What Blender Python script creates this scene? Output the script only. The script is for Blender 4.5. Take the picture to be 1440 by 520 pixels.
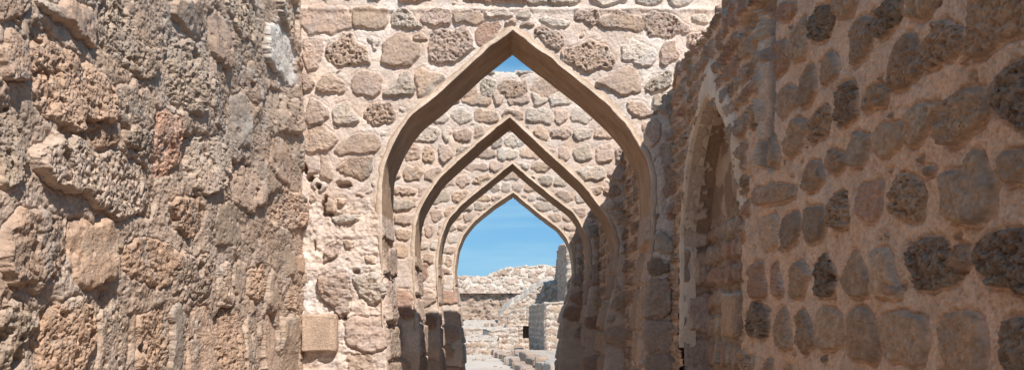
import bpy, math, random
import numpy as np

for _o in list(bpy.data.objects):
    bpy.data.objects.remove(_o)
sc = bpy.context.scene
COL = sc.collection

# ------------------------------------------------------------------ camera
F = 1200.0          # focal length in pixels of the 1440 px wide picture
EYE = 1.6
cam = bpy.data.objects.new('camera', bpy.data.cameras.new('camera'))
COL.objects.link(cam)
cam.location = (0, 0, EYE)
cam.rotation_euler = (math.pi / 2, 0, 0)
cam.data.sensor_width = 36
cam.data.lens = 36 * F / 1440
cam.data.shift_y = 190 / 1440
cam.data.clip_start = 0.05
cam.data.clip_end = 6000
sc.camera = cam

# ------------------------------------------------------------------ sky, sun, exposure
SUN = np.array([0.43, -0.845, 1.0])
SUN = SUN / np.linalg.norm(SUN)
ELEV = math.asin(SUN[2])
AZ = math.atan2(SUN[0], SUN[1])
w = bpy.data.worlds.new('World')
sc.world = w
w.use_nodes = True
nt = w.node_tree
bg = nt.nodes['Background']
sky = nt.nodes.new('ShaderNodeTexSky')
sky.sky_type = 'NISHITA'
sky.sun_disc = False
sky.sun_elevation = ELEV
sky.sun_rotation = AZ
sky.air_density = 1.0
sky.dust_density = 0.0
sky.ozone_density = 5.0
bg.inputs['Strength'].default_value = 0.082
# thin streaks of cloud over the clear sky
tc = nt.nodes.new('ShaderNodeTexCoord')
mp = nt.nodes.new('ShaderNodeMapping')
mp.inputs['Scale'].default_value = (2.5, 2.5, 22.0)
nz = nt.nodes.new('ShaderNodeTexNoise')
nz.inputs['Scale'].default_value = 1.6
nz.inputs['Detail'].default_value = 6
nz.inputs['Roughness'].default_value = 0.55
rp = nt.nodes.new('ShaderNodeValToRGB')
rp.color_ramp.elements[0].position = 0.42
rp.color_ramp.elements[0].color = (.62, .62, .62, 1)
rp.color_ramp.elements[1].position = 0.85
rp.color_ramp.elements[1].color = (1, 1, 1, 1)
mx = nt.nodes.new('ShaderNodeMixRGB')
mx.inputs[2].default_value = (6.3, 7.6, 8.4, 1)
tint = nt.nodes.new('ShaderNodeMixRGB')
tint.blend_type = 'MULTIPLY'
tint.inputs[0].default_value = 1
tint.inputs[2].default_value = (0.85, 1.0, 1.12, 1)
nt.links.new(tc.outputs['Generated'], mp.inputs['Vector'])
nt.links.new(mp.outputs['Vector'], nz.inputs['Vector'])
nt.links.new(nz.outputs['Fac'], rp.inputs['Fac'])
nt.links.new(rp.outputs['Color'], mx.inputs[0])
rp2 = nt.nodes.new('ShaderNodeValToRGB')
rp2.color_ramp.elements[0].position = 0.42
rp2.color_ramp.elements[0].color = (1.35, 4.1, 6.9, 1)
rp2.color_ramp.elements[1].position = 0.8
rp2.color_ramp.elements[1].color = (4.6, 7.1, 8.6, 1)
nt.links.new(nz.outputs['Fac'], rp2.inputs['Fac'])
nt.links.new(rp2.outputs['Color'], mx.inputs[2])
nt.links.new(sky.outputs[0], tint.inputs[1])
nt.links.new(tint.outputs[0], mx.inputs[1])
nt.links.new(mx.outputs[0], bg.inputs['Color'])

sl = bpy.data.lights.new('sun', 'SUN')
sl.energy = 4.6
sl.angle = math.radians(0.53)
sl.color = (1.0, 0.94, 0.87)
so = bpy.data.objects.new('sun', sl)
COL.objects.link(so)
so.location = (3, -5, 12)
from mathutils import Vector
so.rotation_euler = Vector(SUN).to_track_quat('Z', 'Y').to_euler()

vs = sc.view_settings
vs.view_transform = 'Standard'
vs.look = 'None'
vs.gamma = 1
vs.use_curve_mapping = False
vs.exposure = 0.38
sc.cycles.max_bounces = 6
sc.cycles.diffuse_bounces = 5

# ------------------------------------------------------------------ noise
_r = np.random.RandomState(7)
PERM = _r.permutation(256).astype(np.int32)
PERM = np.concatenate([PERM, PERM])
_a = _r.rand(256) * 2 * np.pi
GX, GY = np.cos(_a).astype(np.float32), np.sin(_a).astype(np.float32)
RND = [_r.rand(256).astype(np.float32) for _ in range(4)]


def perlin(x, y, seed=0):
    x = np.asarray(x, np.float32) + seed * 17.31
    y = np.asarray(y, np.float32) + seed * 9.77
    xi = np.floor(x).astype(np.int32); yi = np.floor(y).astype(np.int32)
    xf = x - xi; yf = y - yi
    xi &= 255; yi &= 255
    x1 = (xi + 1) & 255; y1 = (yi + 1) & 255
    def g(ix, iy, dx, dy):
        h = PERM[PERM[ix] + iy]
        return GX[h] * dx + GY[h] * dy
    u = xf * xf * xf * (xf * (xf * 6 - 15) + 10)
    v = yf * yf * yf * (yf * (yf * 6 - 15) + 10)
    a = g(xi, yi, xf, yf); b = g(x1, yi, xf - 1, yf)
    c = g(xi, y1, xf, yf - 1); d = g(x1, y1, xf - 1, yf - 1)
    a = a + u * (b - a); c = c + u * (d - c)
    return (a + v * (c - a)) * 1.5


def fbm(x, y, f, octv=4, gain=0.5, seed=0):
    s = 0; a = 1.0; t = 0
    for i in range(octv):
        s = s + a * perlin(x * f, y * f, seed + i * 3)
        t += a; a *= gain; f *= 2.03
    return s / t


def ridged(x, y, f, octv=3, seed=0):
    s = 0; a = 1.0; t = 0
    for i in range(octv):
        s = s + a * (1 - np.abs(perlin(x * f, y * f, seed + i * 5)) * 2)
        t += a; a *= 0.55; f *= 2.1
    return s / t


def pits(x, y, cell, prob, rmin, rmax, seed=0):
    """0..1 depth field of irregular round holes"""
    X = x / cell + seed * 3.7; Y = y / cell + seed * 5.1
    xi = np.floor(X).astype(np.int32); yi = np.floor(Y).astype(np.int32)
    out = np.zeros_like(X, dtype=np.float32)
    for dx in (-1, 0, 1):
        for dy in (-1, 0, 1):
            cx = xi + dx; cy = yi + dy
            h = PERM[PERM[cx & 255] + (cy & 255)]
            px = cx + RND[0][h]; py = cy + RND[1][h]
            r = rmin + (rmax - rmin) * RND[2][h] ** 2
            ok = RND[3][h] < prob
            d = np.hypot(X - px, Y - py) / r
            out = np.maximum(out, np.where(ok, np.clip(1.25 - 1.25 * d * d, 0, 1), 0))
    return out


def sstep(a, b, x):
    t = np.clip((x - a) / (b - a), 0, 1)
    return t * t * (3 - 2 * t)

# ------------------------------------------------------------------ stones
PAL = {  # real base colours of the stones
    'pk': (.46, .345, .28), 'br': (.42, .31, .24), 'gy': (.42, .345, .28),
    'or': (.48, .35, .26), 'rd': (.41, .265, .20), 'lt': (.52, .435, .365),
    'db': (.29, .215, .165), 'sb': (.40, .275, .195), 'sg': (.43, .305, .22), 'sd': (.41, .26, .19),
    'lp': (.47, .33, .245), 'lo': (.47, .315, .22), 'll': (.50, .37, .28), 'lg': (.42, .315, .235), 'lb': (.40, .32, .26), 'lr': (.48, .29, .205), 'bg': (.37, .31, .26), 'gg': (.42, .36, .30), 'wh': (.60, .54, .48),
}


def chaikin(p, n=2):
    p = np.asarray(p, float)
    for _ in range(n):
        q = np.roll(p, -1, axis=0)
        p = np.stack([p * .84 + q * .16, p * .16 + q * .84], 1).reshape(-1, 2)
    return p


def sdf_inside(px, py, poly):
    """positive inside, distance to the outline"""
    d2 = np.full(px.shape, 1e9); ins = np.zeros(px.shape, bool)
    n = len(poly)
    for i in range(n):
        ax, ay = poly[i]; bx, by = poly[(i + 1) % n]
        ex, ey = bx - ax, by - ay
        L = ex * ex + ey * ey + 1e-12
        t = np.clip(((px - ax) * ex + (py - ay) * ey) / L, 0, 1)
        dx = px - ax - t * ex; dy = py - ay - t * ey
        d2 = np.minimum(d2, dx * dx + dy * dy)
        c = ((ay > py) != (by > py))
        if c.any():
            with np.errstate(divide='ignore', invalid='ignore'):
                xx = ax + (py - ay) * ex / (ey if ey else 1e-12)
            ins ^= c & (px < xx)
    d = np.sqrt(d2)
    return np.where(ins, d, -d)


class St:
    __slots__ = ('poly', 'typ', 'col', 'prot', 'seed')
    def __init__(s, poly, typ='p', col='pk', prot=None, seed=0):
        s.poly = np.asarray(poly, float); s.typ = typ; s.col = col; s.prot = prot; s.seed = seed


def auto_stones(u0, u1, v0, v1, hr, wr, seed, keep=None, blocks=False, cols=('pk', 'br', 'or', 'lt', 'gy'), ptyp='ppPsr', clip=None):
    R = random.Random(seed); out = []
    v = v0
    boxes = []
    if keep:
        for k in keep:
            boxes.append((k, k.poly.min(0) - .02, k.poly.max(0) + .02))
    while v < v1:
        h = R.uniform(*hr); u = u0 - R.random() * wr[1]
        while u < u1:
            wd = R.uniform(*wr) * (.6 if R.random() < .2 else 1)
            g = min(.022, h * .12) if blocks else min(.05, h * .16)
            a, b = u + g / 2, u + wd - g / 2
            lo, hi = v + g / 2 + R.uniform(0, g * .6), v + h - g / 2 - R.uniform(0, g * .8)
            j = (.05 if blocks else .2) * min(h, wd)
            jj = lambda: R.uniform(-j, j) * .5
            c = R.uniform(.04, .12) if blocks else R.uniform(.12, .33)
            W, Hh = b - a, hi - lo
            poly = [(a + W * c + jj(), lo + jj()), (b - W * c + jj(), lo + jj()), (b + jj() * .4, lo + Hh * c), (b + jj() * .4, hi - Hh * c),
                    (b - W * c + jj(), hi + jj()), (a + W * c + jj(), hi + jj()), (a + jj() * .4, hi - Hh * c), (a + jj() * .4, lo + Hh * c)]
            ok = W > .02 and Hh > .02
            if clip:
                poly = [(min(max(x, clip[0]), clip[1]), y) for x, y in poly]
                xs_ = [x for x, y in poly]; ok = ok and max(xs_) - min(xs_) > .07
            if ok and boxes:
                pts = poly + [((a + b) / 2, (lo + hi) / 2)]
                for k, mn, mxx in boxes:
                    if a > mxx[0] or b < mn[0] or lo > mxx[1] or hi < mn[1]:
                        continue
                    P = np.array(pts)
                    if (sdf_inside(P[:, 0], P[:, 1], k.poly) > -.012).any() or \
                       (sdf_inside(k.poly[:, 0], k.poly[:, 1], np.array(poly)) > 0).any():
                        ok = False; break
            if ok:
                out.append(St(poly, R.choice(ptyp), R.choice(cols), seed=R.randrange(999)))
            u += wd
        v += h
    return out


def chips(u0, u1, v0, v1, n, sz, seed, keep, cols):
    R = random.Random(seed); out = []
    boxes = [(k.poly.min(0), k.poly.max(0), k.poly) for k in keep]
    for _ in range(n):
        u, v = R.uniform(u0, u1), R.uniform(v0, v1); r = R.uniform(*sz) / 2
        bad = False
        for mn, mxx, p in boxes:
            if mn[0] - r < u < mxx[0] + r and mn[1] - r < v < mxx[1] + r:
                if sdf_inside(np.array([u]), np.array([v]), p)[0] > -r * 1.25: bad = True; break
        if bad: continue
        a0 = R.random() * 6; asp = R.uniform(.45, .9)
        q = St([(u + r * math.cos(a0 + i * 1.257) * R.uniform(.8, 1.2), v + r * asp * math.sin(a0 + i * 1.257) * R.uniform(.8, 1.2)) for i in range(5)], R.choice('spr'), R.choice(cols), .011)
        out.append(q); boxes.append((q.poly.min(0), q.poly.max(0), q.poly))
    return out


def scatter_stones(u0, u1, v0, v1, sz, seed, cols):
    R = random.Random(seed); out = []; step = (sz[0] + sz[1]) / 2 * .8
    v = v0
    while v < v1:
        u = u0
        while u < u1:
            r = R.uniform(*sz) / 2; cx = u + R.uniform(-.4, .4) * step; cy = v + R.uniform(-.4, .4) * step
            asp = R.uniform(.55, 1.0); n = 6; a0 = R.random() * 6
            out.append(St([(cx + r * 1.2 * math.cos(a0 + i * 2 * math.pi / n) * R.uniform(.75, 1.15), cy + r * asp * math.sin(a0 + i * 2 * math.pi / n) * R.uniform(.75, 1.15)) for i in range(n)], R.choice('ppr'), R.choice(cols)))
            u += step * R.uniform(.8, 1.5)
        v += step * R.uniform(.7, 1.0)
    R.shuffle(out)
    return out


def field(U, V, stones, seed, mort=(.50, .40, .325), mort2=(.58, .50, .43), prot=.022, mamp=.010, warp=1.0,
          pit=1.0, groove=.010, por_m=0.15, roughm=1.0, colvar=1.0, rub=0.0, fine=1.0, expand=0.0, pcell=.028, pprob=.6):
    """height (m) and base colour of rubble masonry over the grid U x V"""
    uu, vv = np.meshgrid(np.asarray(U, np.float32), np.asarray(V, np.float32))
    n1 = fbm(uu, vv, 3.0, 4, .55, seed); n2 = fbm(uu, vv, 22, 3, .6, seed + 11)
    n3 = fbm(uu, vv, 75, 2, .6, seed + 19)
    H = mamp * (n1 * 1.3 + n2 * .45 * roughm + n3 * .20 * roughm)
    if rub:  # small rubble pushed through the mortar
        rr = ridged(uu, vv, 14, 3, seed + 77)
        H += rub * (.6 - rr) * .8 + rub * .5 * fbm(uu, vv, 9, 3, .6, seed + 5)
    wu = uu + warp * (.022 * perlin(uu * 11, vv * 11, seed + 31) + .007 * perlin(uu * 31, vv * 31, seed + 32) + .0025 * perlin(uu * 90, vv * 90, seed + 36))
    wv = vv + warp * (.022 * perlin(uu * 11, vv * 11, seed + 33) + .007 * perlin(uu * 31, vv * 31, seed + 34) + .0025 * perlin(uu * 90, vv * 90, seed + 37))
    pA = pits(wu, wv, pcell, pprob, .20, .62, seed + 1)
    clus = .25 + .75 * sstep(-.25, .3, fbm(uu, vv, 9, 2, .5, seed + 81))
    pA = pA * clus
    pB = pits(wu, wv, pcell * .5, .8, .22, .6, seed + 2)
    sp = ridged(uu, vv, 24, 3, seed + 41)
    m = sstep(-.25, .45, fbm(uu, vv, 1.7, 4, .6, seed + 51))[..., None]
    C = np.array(mort) * (1 - m) + np.array(mort2) * m
    C = C * (1 + .16 * colvar * fbm(uu, vv, 14, 4, .65, seed + 53)[..., None])
    warmn = fbm(uu, vv, 5, 3, .5, seed + 57)[..., None]
    C = C * (1 + warmn * np.array([.06, -.02, -.12]) * colvar)
    H -= por_m * pit * (.012 * pA * (n1 > 0) + .008 * pB)
    POR = np.full(uu.shape, .25, np.float32)
    cn = fbm(uu, vv, 26, 4, .65, seed + 61); cn2 = fbm(uu, vv, 7, 3, .55, seed + 63)
    for i, s in enumerate(stones):
        poly = s.poly if not expand else s.poly.mean(0) + (s.poly - s.poly.mean(0)) * (1 + expand)
        poly = chaikin(poly, 1)
        mn = poly.min(0) - .05; mxx = poly.max(0) + .05
        i0, i1 = np.searchsorted(U, [mn[0], mxx[0]]); j0, j1 = np.searchsorted(V, [mn[1], mxx[1]])
        if i1 - i0 < 2 or j1 - j0 < 2:
            continue
        sl_ = (slice(j0, j1), slice(i0, i1))
        x = wu[sl_]; y = wv[sl_]
        d = sdf_inside(x, y, poly).astype(np.float32)
        size = min(mxx[0] - mn[0], mxx[1] - mn[1]) - .1
        R = random.Random(i * 131 + s.seed + seed)
        p = (prot if s.prot is None else s.prot) * R.uniform(.7, 1.25)
        edge = max(.009, size * .075)
        mask = sstep(-.004, .006, d)
        dome = 1 - (1 - np.clip(d / edge, 0, 1)) ** 2
        dome2 = 1 - (1 - np.clip(d / (size * .5 + .01), 0, 1)) ** 2
        if s.typ == 'b': dome = sstep(0, .016, d); dome2 = dome
        cx, cy = poly.mean(0)
        tx, ty = R.uniform(-.10, .10), R.uniform(-.12, .06)
        h = -.002 + p * (.80 * dome + .20 * dome2) + (tx * (x - cx) + ty * (y - cy)) * (prot / .022) ** .5
        a1, a2, a3 = {'s': (.35, .30, .18), 'b': (.4, .3, .25), 'p': (.6, .55, .5), 'P': (.9, 1.25, 1.1), 'r': (1.0, .35, .6)}[s.typ]
        h += (.0045 * n2[sl_] * 2 + .003 * n3[sl_]) * (.5 + a1) * pit * fine
        h -= dome * pit * a2 * (.018 * pA[sl_] * (.4 + a2 * .6) + .010 * pB[sl_])
        h += .008 * a3 * pit * (.55 - sp[sl_]) * fine
        if s.typ == 'r':
            h += .012 * fbm(x * .35 + y * .2, y * 1.6, 16, 3, .6, seed + 71 + i)
        Hs = H[sl_]
        Hs -= groove * np.exp(-((d + .003) / .007) ** 2)
        H[sl_] = Hs * (1 - mask) + h * mask
        base = np.array(PAL[s.col]) * R.uniform(.88, 1.14)
        v1_ = cn[sl_][..., None]; v2_ = cn2[sl_][..., None]
        cc = base * (1 + .30 * colvar * v1_) * (1 + v2_ * np.array([.10, .02, -.10]) * colvar)
        gr = sstep(.1, .5, cn2[sl_] * (1 if i % 2 else -1))[..., None] * .35
        cc = cc * (1 - gr) + np.array([.40, .37, .32]) * gr * (base.mean() / .36)
        mc = sstep(-.002, .004, d)[..., None]
        C[sl_] = C[sl_] * (1 - mc) + cc * mc
        POR[sl_] = POR[sl_] * (1 - mask) + {'s': .25, 'b': .3, 'p': .7, 'P': 1.0, 'r': .7}[s.typ] * mask
    return H, np.clip(C, .02, .85), POR

# ------------------------------------------------------------------ materials
def masonry_mat(name, bump=.004, pitb=.004, rough=.93):
    m = bpy.data.materials.new(name); m.use_nodes = True
    t = m.node_tree; b = t.nodes['Principled BSDF']; N = t.nodes.new; L = t.links.new
    at = N('ShaderNodeAttribute'); at.attribute_name = 'Col'
    po = N('ShaderNodeAttribute'); po.attribute_name = 'Por'
    g = N('ShaderNodeNewGeometry')
    n1 = N('ShaderNodeTexNoise'); n1.inputs['Scale'].default_value = 60; n1.inputs['Detail'].default_value = 8; n1.inputs['Roughness'].default_value = .68
    n2 = N('ShaderNodeTexNoise'); n2.inputs['Scale'].default_value = 9; n2.inputs['Detail'].default_value = 6; n2.inputs['Roughness'].default_value = .6
    vo = N('ShaderNodeTexVoronoi'); vo.inputs['Scale'].default_value = 75
    for n in (n1, n2, vo): L(g.outputs['Position'], n.inputs['Vector'])
    r1 = N('ShaderNodeMapRange'); r1.inputs['From Min'].default_value = .3; r1.inputs['From Max'].default_value = .7
    r1.inputs['To Min'].default_value = .76; r1.inputs['To Max'].default_value = 1.22
    r2 = N('ShaderNodeMapRange'); r2.inputs['From Min'].default_value = .3; r2.inputs['From Max'].default_value = .7
    r2.inputs['To Min'].default_value = .88; r2.inputs['To Max'].default_value = 1.12
    L(n1.outputs['Fac'], r1.inputs['Value']); L(n2.outputs['Fac'], r2.inputs['Value'])
    mu = N('ShaderNodeMath'); mu.operation = 'MULTIPLY'; L(r1.outputs[0], mu.inputs[0]); L(r2.outputs[0], mu.inputs[1])
    vm = N('ShaderNodeVectorMath'); vm.operation = 'SCALE'; L(at.outputs['Color'], vm.inputs[0]); L(mu.outputs[0], vm.inputs['Scale'])
    L(vm.outputs[0], b.inputs['Base Color'])
    b.inputs['Roughness'].default_value = rough
    b.inputs['Specular IOR Level'].default_value = .2
    pr = N('ShaderNodeMapRange'); pr.inputs['From Min'].default_value = .12; pr.inputs['From Max'].default_value = .42
    L(vo.outputs['Distance'], pr.inputs['Value'])
    pm = N('ShaderNodeMath'); pm.operation = 'MULTIPLY'; L(pr.outputs[0], pm.inputs[0]); L(po.outputs['Fac'], pm.inputs[1])
    b1 = N('ShaderNodeBump'); b1.inputs['Distance'].default_value = bump * 2; b1.inputs['Strength'].default_value = 1
    b2 = N('ShaderNodeBump'); b2.inputs['Distance'].default_value = pitb; b2.inputs['Strength'].default_value = 1
    L(n1.outputs['Fac'], b1.inputs['Height']); L(pm.outputs[0], b2.inputs['Height'])
    L(b1.outputs[0], b2.inputs['Normal']); L(b2.outputs[0], b.inputs['Normal'])
    return m

M_ST = masonry_mat('coral_stone_masonry', .0028, .004)
M_FAR = masonry_mat('distant_masonry', .015, .01)


def plaster_mat():
    m = bpy.data.materials.new('lime_plaster'); m.use_nodes = True
    t = m.node_tree; b = t.nodes['Principled BSDF']; N = t.nodes.new; L = t.links.new
    g = N('ShaderNodeNewGeometry')
    at = N('ShaderNodeAttribute'); at.attribute_name = 'Col'
    n1 = N('ShaderNodeTexNoise'); n1.inputs['Scale'].default_value = 5; n1.inputs['Detail'].default_value = 9; n1.inputs['Roughness'].default_value = .6
    n2 = N('ShaderNodeTexNoise'); n2.inputs['Scale'].default_value = 45; n2.inputs['Detail'].default_value = 6; n2.inputs['Roughness'].default_value = .7
    L(g.outputs['Position'], n1.inputs['Vector']); L(g.outputs['Position'], n2.inputs['Vector'])
    r = N('ShaderNodeValToRGB')
    r.color_ramp.elements[0].position = .3; r.color_ramp.elements[0].color = (.80, .76, .70, 1)
    r.color_ramp.elements[1].position = .7; r.color_ramp.elements[1].color = (1.12, 1.10, 1.08, 1)
    L(n1.outputs['Fac'], r.inputs['Fac'])
    r2 = N('ShaderNodeMapRange'); r2.inputs['From Min'].default_value = .3; r2.inputs['From Max'].default_value = .7
    r2.inputs['To Min'].default_value = .86; r2.inputs['To Max'].default_value = 1.12
    L(n2.outputs['Fac'], r2.inputs['Value'])
    m1 = N('ShaderNodeVectorMath'); m1.operation = 'MULTIPLY'; L(at.outputs['Color'], m1.inputs[0]); L(r.outputs['Color'], m1.inputs[1])
    m2 = N('ShaderNodeVectorMath'); m2.operation = 'SCALE'; L(m1.outputs[0], m2.inputs[0]); L(r2.outputs[0], m2.inputs['Scale'])
    L(m2.outputs[0], b.inputs['Base Color'])
    b.inputs['Roughness'].default_value = .9; b.inputs['Specular IOR Level'].default_value = .2
    bu = N('ShaderNodeBump'); bu.inputs['Distance'].default_value = .006; L(n2.outputs['Fac'], bu.inputs['Height'])
    bv = N('ShaderNodeBump'); bv.inputs['Distance'].default_value = .02; L(n1.outputs['Fac'], bv.inputs['Height'])
    L(bu.outputs[0], bv.inputs['Normal']); L(bv.outputs[0], b.inputs['Normal'])
    return m

M_PL = plaster_mat()


def sand_mat():
    m = bpy.data.materials.new('pale_sand'); m.use_nodes = True
    t = m.node_tree; b = t.nodes['Principled BSDF']; N = t.nodes.new; L = t.links.new
    g = N('ShaderNodeNewGeometry')
    n1 = N('ShaderNodeTexNoise'); n1.inputs['Scale'].default_value = .7; n1.inputs['Detail'].default_value = 10; n1.inputs['Roughness'].default_value = .65
    n2 = N('ShaderNodeTexNoise'); n2.inputs['Scale'].default_value = 12; n2.inputs['Detail'].default_value = 8; n2.inputs['Roughness'].default_value = .75
    L(g.outputs['Position'], n1.inputs['Vector']); L(g.outputs['Position'], n2.inputs['Vector'])
    r = N('ShaderNodeValToRGB')
    r.color_ramp.elements[0].position = .3; r.color_ramp.elements[0].color = (.47, .375, .30, 1)
    r.color_ramp.elements[1].position = .7; r.color_ramp.elements[1].color = (.60, .51, .43, 1)
    L(n1.outputs['Fac'], r.inputs['Fac']); L(r.outputs[0], b.inputs['Base Color'])
    b.inputs['Roughness'].default_value = .95
    bu = N('ShaderNodeBump'); bu.inputs['Distance'].default_value = .03; L(n2.outputs['Fac'], bu.inputs['Height'])
    L(bu.outputs[0], b.inputs['Normal'])
    return m

M_SAND = sand_mat()

# ------------------------------------------------------------------ objects
def tag(o, label=None, cat=None, group=None, kind=None):
    if label: o['label'] = label
    if cat: o['category'] = cat
    if group: o['group'] = group
    if kind: o['kind'] = kind
    return o


def empty(name, loc, label, cat, group=None):
    o = bpy.data.objects.new(name, None); COL.objects.link(o)
    o.location = loc; o.empty_display_size = .2
    return tag(o, label, cat, group)


def grid_mesh(name, P, C, POR, mat, parent=None, mask=None, flip=False, wrap=False):
    """P (nv,nu,3) -> one mesh; mask (nv-1,nu-1) keeps cells"""
    nv, nu = P.shape[:2]
    off = np.zeros(3)
    if parent is not None:
        off = np.array(parent.location)
    idx = np.arange(nv * nu).reshape(nv, nu)
    if wrap:
        idx = np.concatenate([idx, idx[:, :1]], 1)
    a = idx[:-1, :-1]; b = idx[:-1, 1:]; c = idx[1:, 1:]; d = idx[1:, :-1]
    q = np.stack([a, b, c, d], -1)
    if flip: q = q[..., ::-1]
    q = q[mask] if mask is not None else q.reshape(-1, 4)
    used = np.zeros(nv * nu, bool); used[q.ravel()] = True
    remap = np.cumsum(used) - 1
    co = (P.reshape(-1, 3) - off)[used].astype(np.float32); q = remap[q].astype(np.int32)
    me = bpy.data.meshes.new(name)
    me.vertices.add(len(co)); me.vertices.foreach_set('co', co.ravel())
    me.loops.add(q.size); me.loops.foreach_set('vertex_index', q.ravel())
    me.polygons.add(len(q)); me.polygons.foreach_set('loop_start', np.arange(0, q.size, 4, dtype=np.int32))
    me.update(calc_edges=True)
    me.polygons.foreach_set('use_smooth', np.ones(len(q), bool))
    at = me.attributes.new('Col', 'FLOAT_COLOR', 'POINT')
    cc = np.ones((len(co), 4), np.float32)
    cc[:, :3] = (np.broadcast_to(C, P.shape).reshape(-1, 3))[used]
    at.data.foreach_set('color', cc.ravel())
    ap = me.attributes.new('Por', 'FLOAT', 'POINT')
    ap.data.foreach_set('value', np.ascontiguousarray(np.broadcast_to(POR, P.shape[:2]).reshape(-1)[used], dtype=np.float32))
    me.materials.append(mat)
    me.update()
    o = bpy.data.objects.new(name, me); COL.objects.link(o)
    if parent is not None: o.parent = parent
    return o


def polypath(pts, step, r=.03):
    """plan path with rounded corners -> S (arc), P (n,2), N (n,2) normals to the right of travel"""
    pts = [np.array(p, float) for p in pts]
    dense = [pts[0]]
    for i in range(1, len(pts) - 1):
        a, b, c = pts[i - 1], pts[i], pts[i + 1]
        d1 = (b - a) / np.linalg.norm(b - a); d2 = (c - b) / np.linalg.norm(c - b)
        rr = min(r, np.linalg.norm(b - a) * .45, np.linalg.norm(c - b) * .45)
        for t in np.linspace(0, 1, 6):
            dense.append((b - d1 * rr) * (1 - t) ** 2 + 2 * b * t * (1 - t) + (b + d2 * rr) * t * t)
    dense.append(pts[-1])
    D = np.array(dense); seg = np.linalg.norm(np.diff(D, axis=0), axis=1)
    keep = np.concatenate([[True], seg > 1e-9]); D = D[keep]
    S = np.concatenate([[0], np.cumsum(np.linalg.norm(np.diff(D, axis=0), axis=1))])
    n = max(2, int(S[-1] / step) + 1)
    s = np.linspace(0, S[-1], n)
    Pp = np.stack([np.interp(s, S, D[:, 0]), np.interp(s, S, D[:, 1])], 1)
    T = np.gradient(Pp, s, axis=0); T /= np.linalg.norm(T, axis=1)[:, None]
    Nn = np.stack([T[:, 1], -T[:, 0]], 1)
    return s, Pp, Nn

K = 0.005037      # metres per pixel at the first arched wall
D1 = F * K        # its distance
XL = -1.486       # left wall plane
XR = 1.158        # right wall plane


def slab(name, p0, p1, n, thick, z0, ztop, step_u, step_v, stones, seed, mat, parent=None, back_step=.12, U=None, V=None,
         topvar=.04, cut=None, extra=None, fk={}, uoff=0.0, mask_fn=None, front_only=False):
    """wall: displaced front sheet, over the top and down the back. p0->p1 plan ends, n outward normal of the front"""
    p0 = np.array(p0, float); p1 = np.array(p1, float); n = np.array(n, float)
    L = np.linalg.norm(p1 - p0)
    if U is None: U = np.linspace(0, L, int(math.ceil(L / step_u)) + 1)
    if V is None: V = np.arange(z0, ztop, step_v)
    V = np.concatenate([V[V < ztop - 1e-4], [ztop]])
    r = .04
    # profile: up the front, over the top, down the back
    topn = max(3, int(thick / max(step_v * 2, .03)))
    prof = [(0.0, z, 0) for z in V]
    for t in np.linspace(0, 1, topn + 2)[1:-1]: prof.append((thick * t, ztop, 1))
    bz = np.arange(ztop, z0, -back_step)
    for z in bz: prof.append((thick, z, 2))
    prof.append((thick, z0, 2))
    prof = np.array(prof)
    arc = np.concatenate([V, ztop + prof[len(V):, 0][:topn], ztop + thick + (ztop - np.concatenate([bz, [z0]]))])
    arc = np.maximum.accumulate(arc + np.arange(len(arc)) * 1e-6)
    H, C, PO = field(U + uoff, arc, stones, seed, **fk)
    if extra: H, C, PO = extra(U + uoff, arc, H, C, PO)
    nv, nu = H.shape
    P = np.zeros((nv, nu, 3)); dirn = (p1 - p0) / L
    base = p0[None, :] + dirn[None, :] * U[:, None]
    P[..., 0] = base[None, :, 0] - n[0] * prof[:, 0][:, None]
    P[..., 1] = base[None, :, 1] - n[1] * prof[:, 0][:, None]
    P[..., 2] = prof[:, 1][:, None]
    # blend normals across the arris
    ang = np.where(prof[:, 2] == 0, 0, np.where(prof[:, 2] == 1, 1, 2)).astype(float)
    k = np.array([.25, .5, .25]); sm = np.convolve(np.pad(ang, 1, mode='edge'), k, 'valid') * math.pi / 2
    cn_, sn_ = np.cos(sm)[:, None], np.sin(sm)[:, None]
    P[..., 0] += H * n[0] * cn_; P[..., 1] += H * n[1] * cn_; P[..., 2] += H * sn_
    tv = topvar * fbm((U + uoff)[None, :].repeat(nv, 0), arc[:, None] * 0 + (prof[:, 0] * 1.0)[:, None].repeat(nu, 1), 2.2, 4, .6, seed + 91)
    wgt = sstep(ztop - .35, ztop, P[..., 2]) if True else 0
    P[..., 2] += tv * np.clip(wgt, 0, 1) * 2
    mask = None
    if mask_fn is not None:
        cu = (U[:-1] + U[1:]) / 2 + uoff; cvz = (prof[:-1, 1] + prof[1:, 1]) / 2
        mask = mask_fn(cu[None, :].repeat(nv - 1, 0), cvz[:, None].repeat(nu - 1, 1))
        if front_only: mask[prof[:-1, 2] > 0] = True
    fl = (dirn[0] * n[1] - dirn[1] * n[0]) > 0
    return grid_mesh(name, P, C, PO, mat, parent, mask, flip=fl)


def inside_poly(x, y, poly):
    return sdf_inside(x, y, np.array(poly)) > 0

# ------------------------------------------------------------------ setting: ground
def make_ground():
    xs = np.concatenate([-np.geomspace(3000, 12, 22), np.linspace(-10, 10, 60), np.geomspace(12, 3000, 22)])
    ys = np.concatenate([-np.geomspace(3000, 12, 18), np.linspace(-10, 70, 200), np.geomspace(74, 4000, 24)])
    X, Y = np.meshgrid(xs, ys)
    Z = .035 * fbm(X, Y, .5, 3, .5, 3) * (np.abs(X) < 12) * (Y < 70) * (Y > 15)
    P = np.stack([X, Y, Z], -1)
    o = grid_mesh('ground', P, np.array([.5, .42, .35]), .2, M_SAND)
    tag(o, 'pale sandy ground running through the arches and across the ruins', 'ground', kind='structure')
make_ground()

# ------------------------------------------------------------------ the four arched walls
def crop(ox, oy, sc_, pts):
    return [(ox + x / sc_, oy + y / sc_) for x, y in pts]

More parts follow.
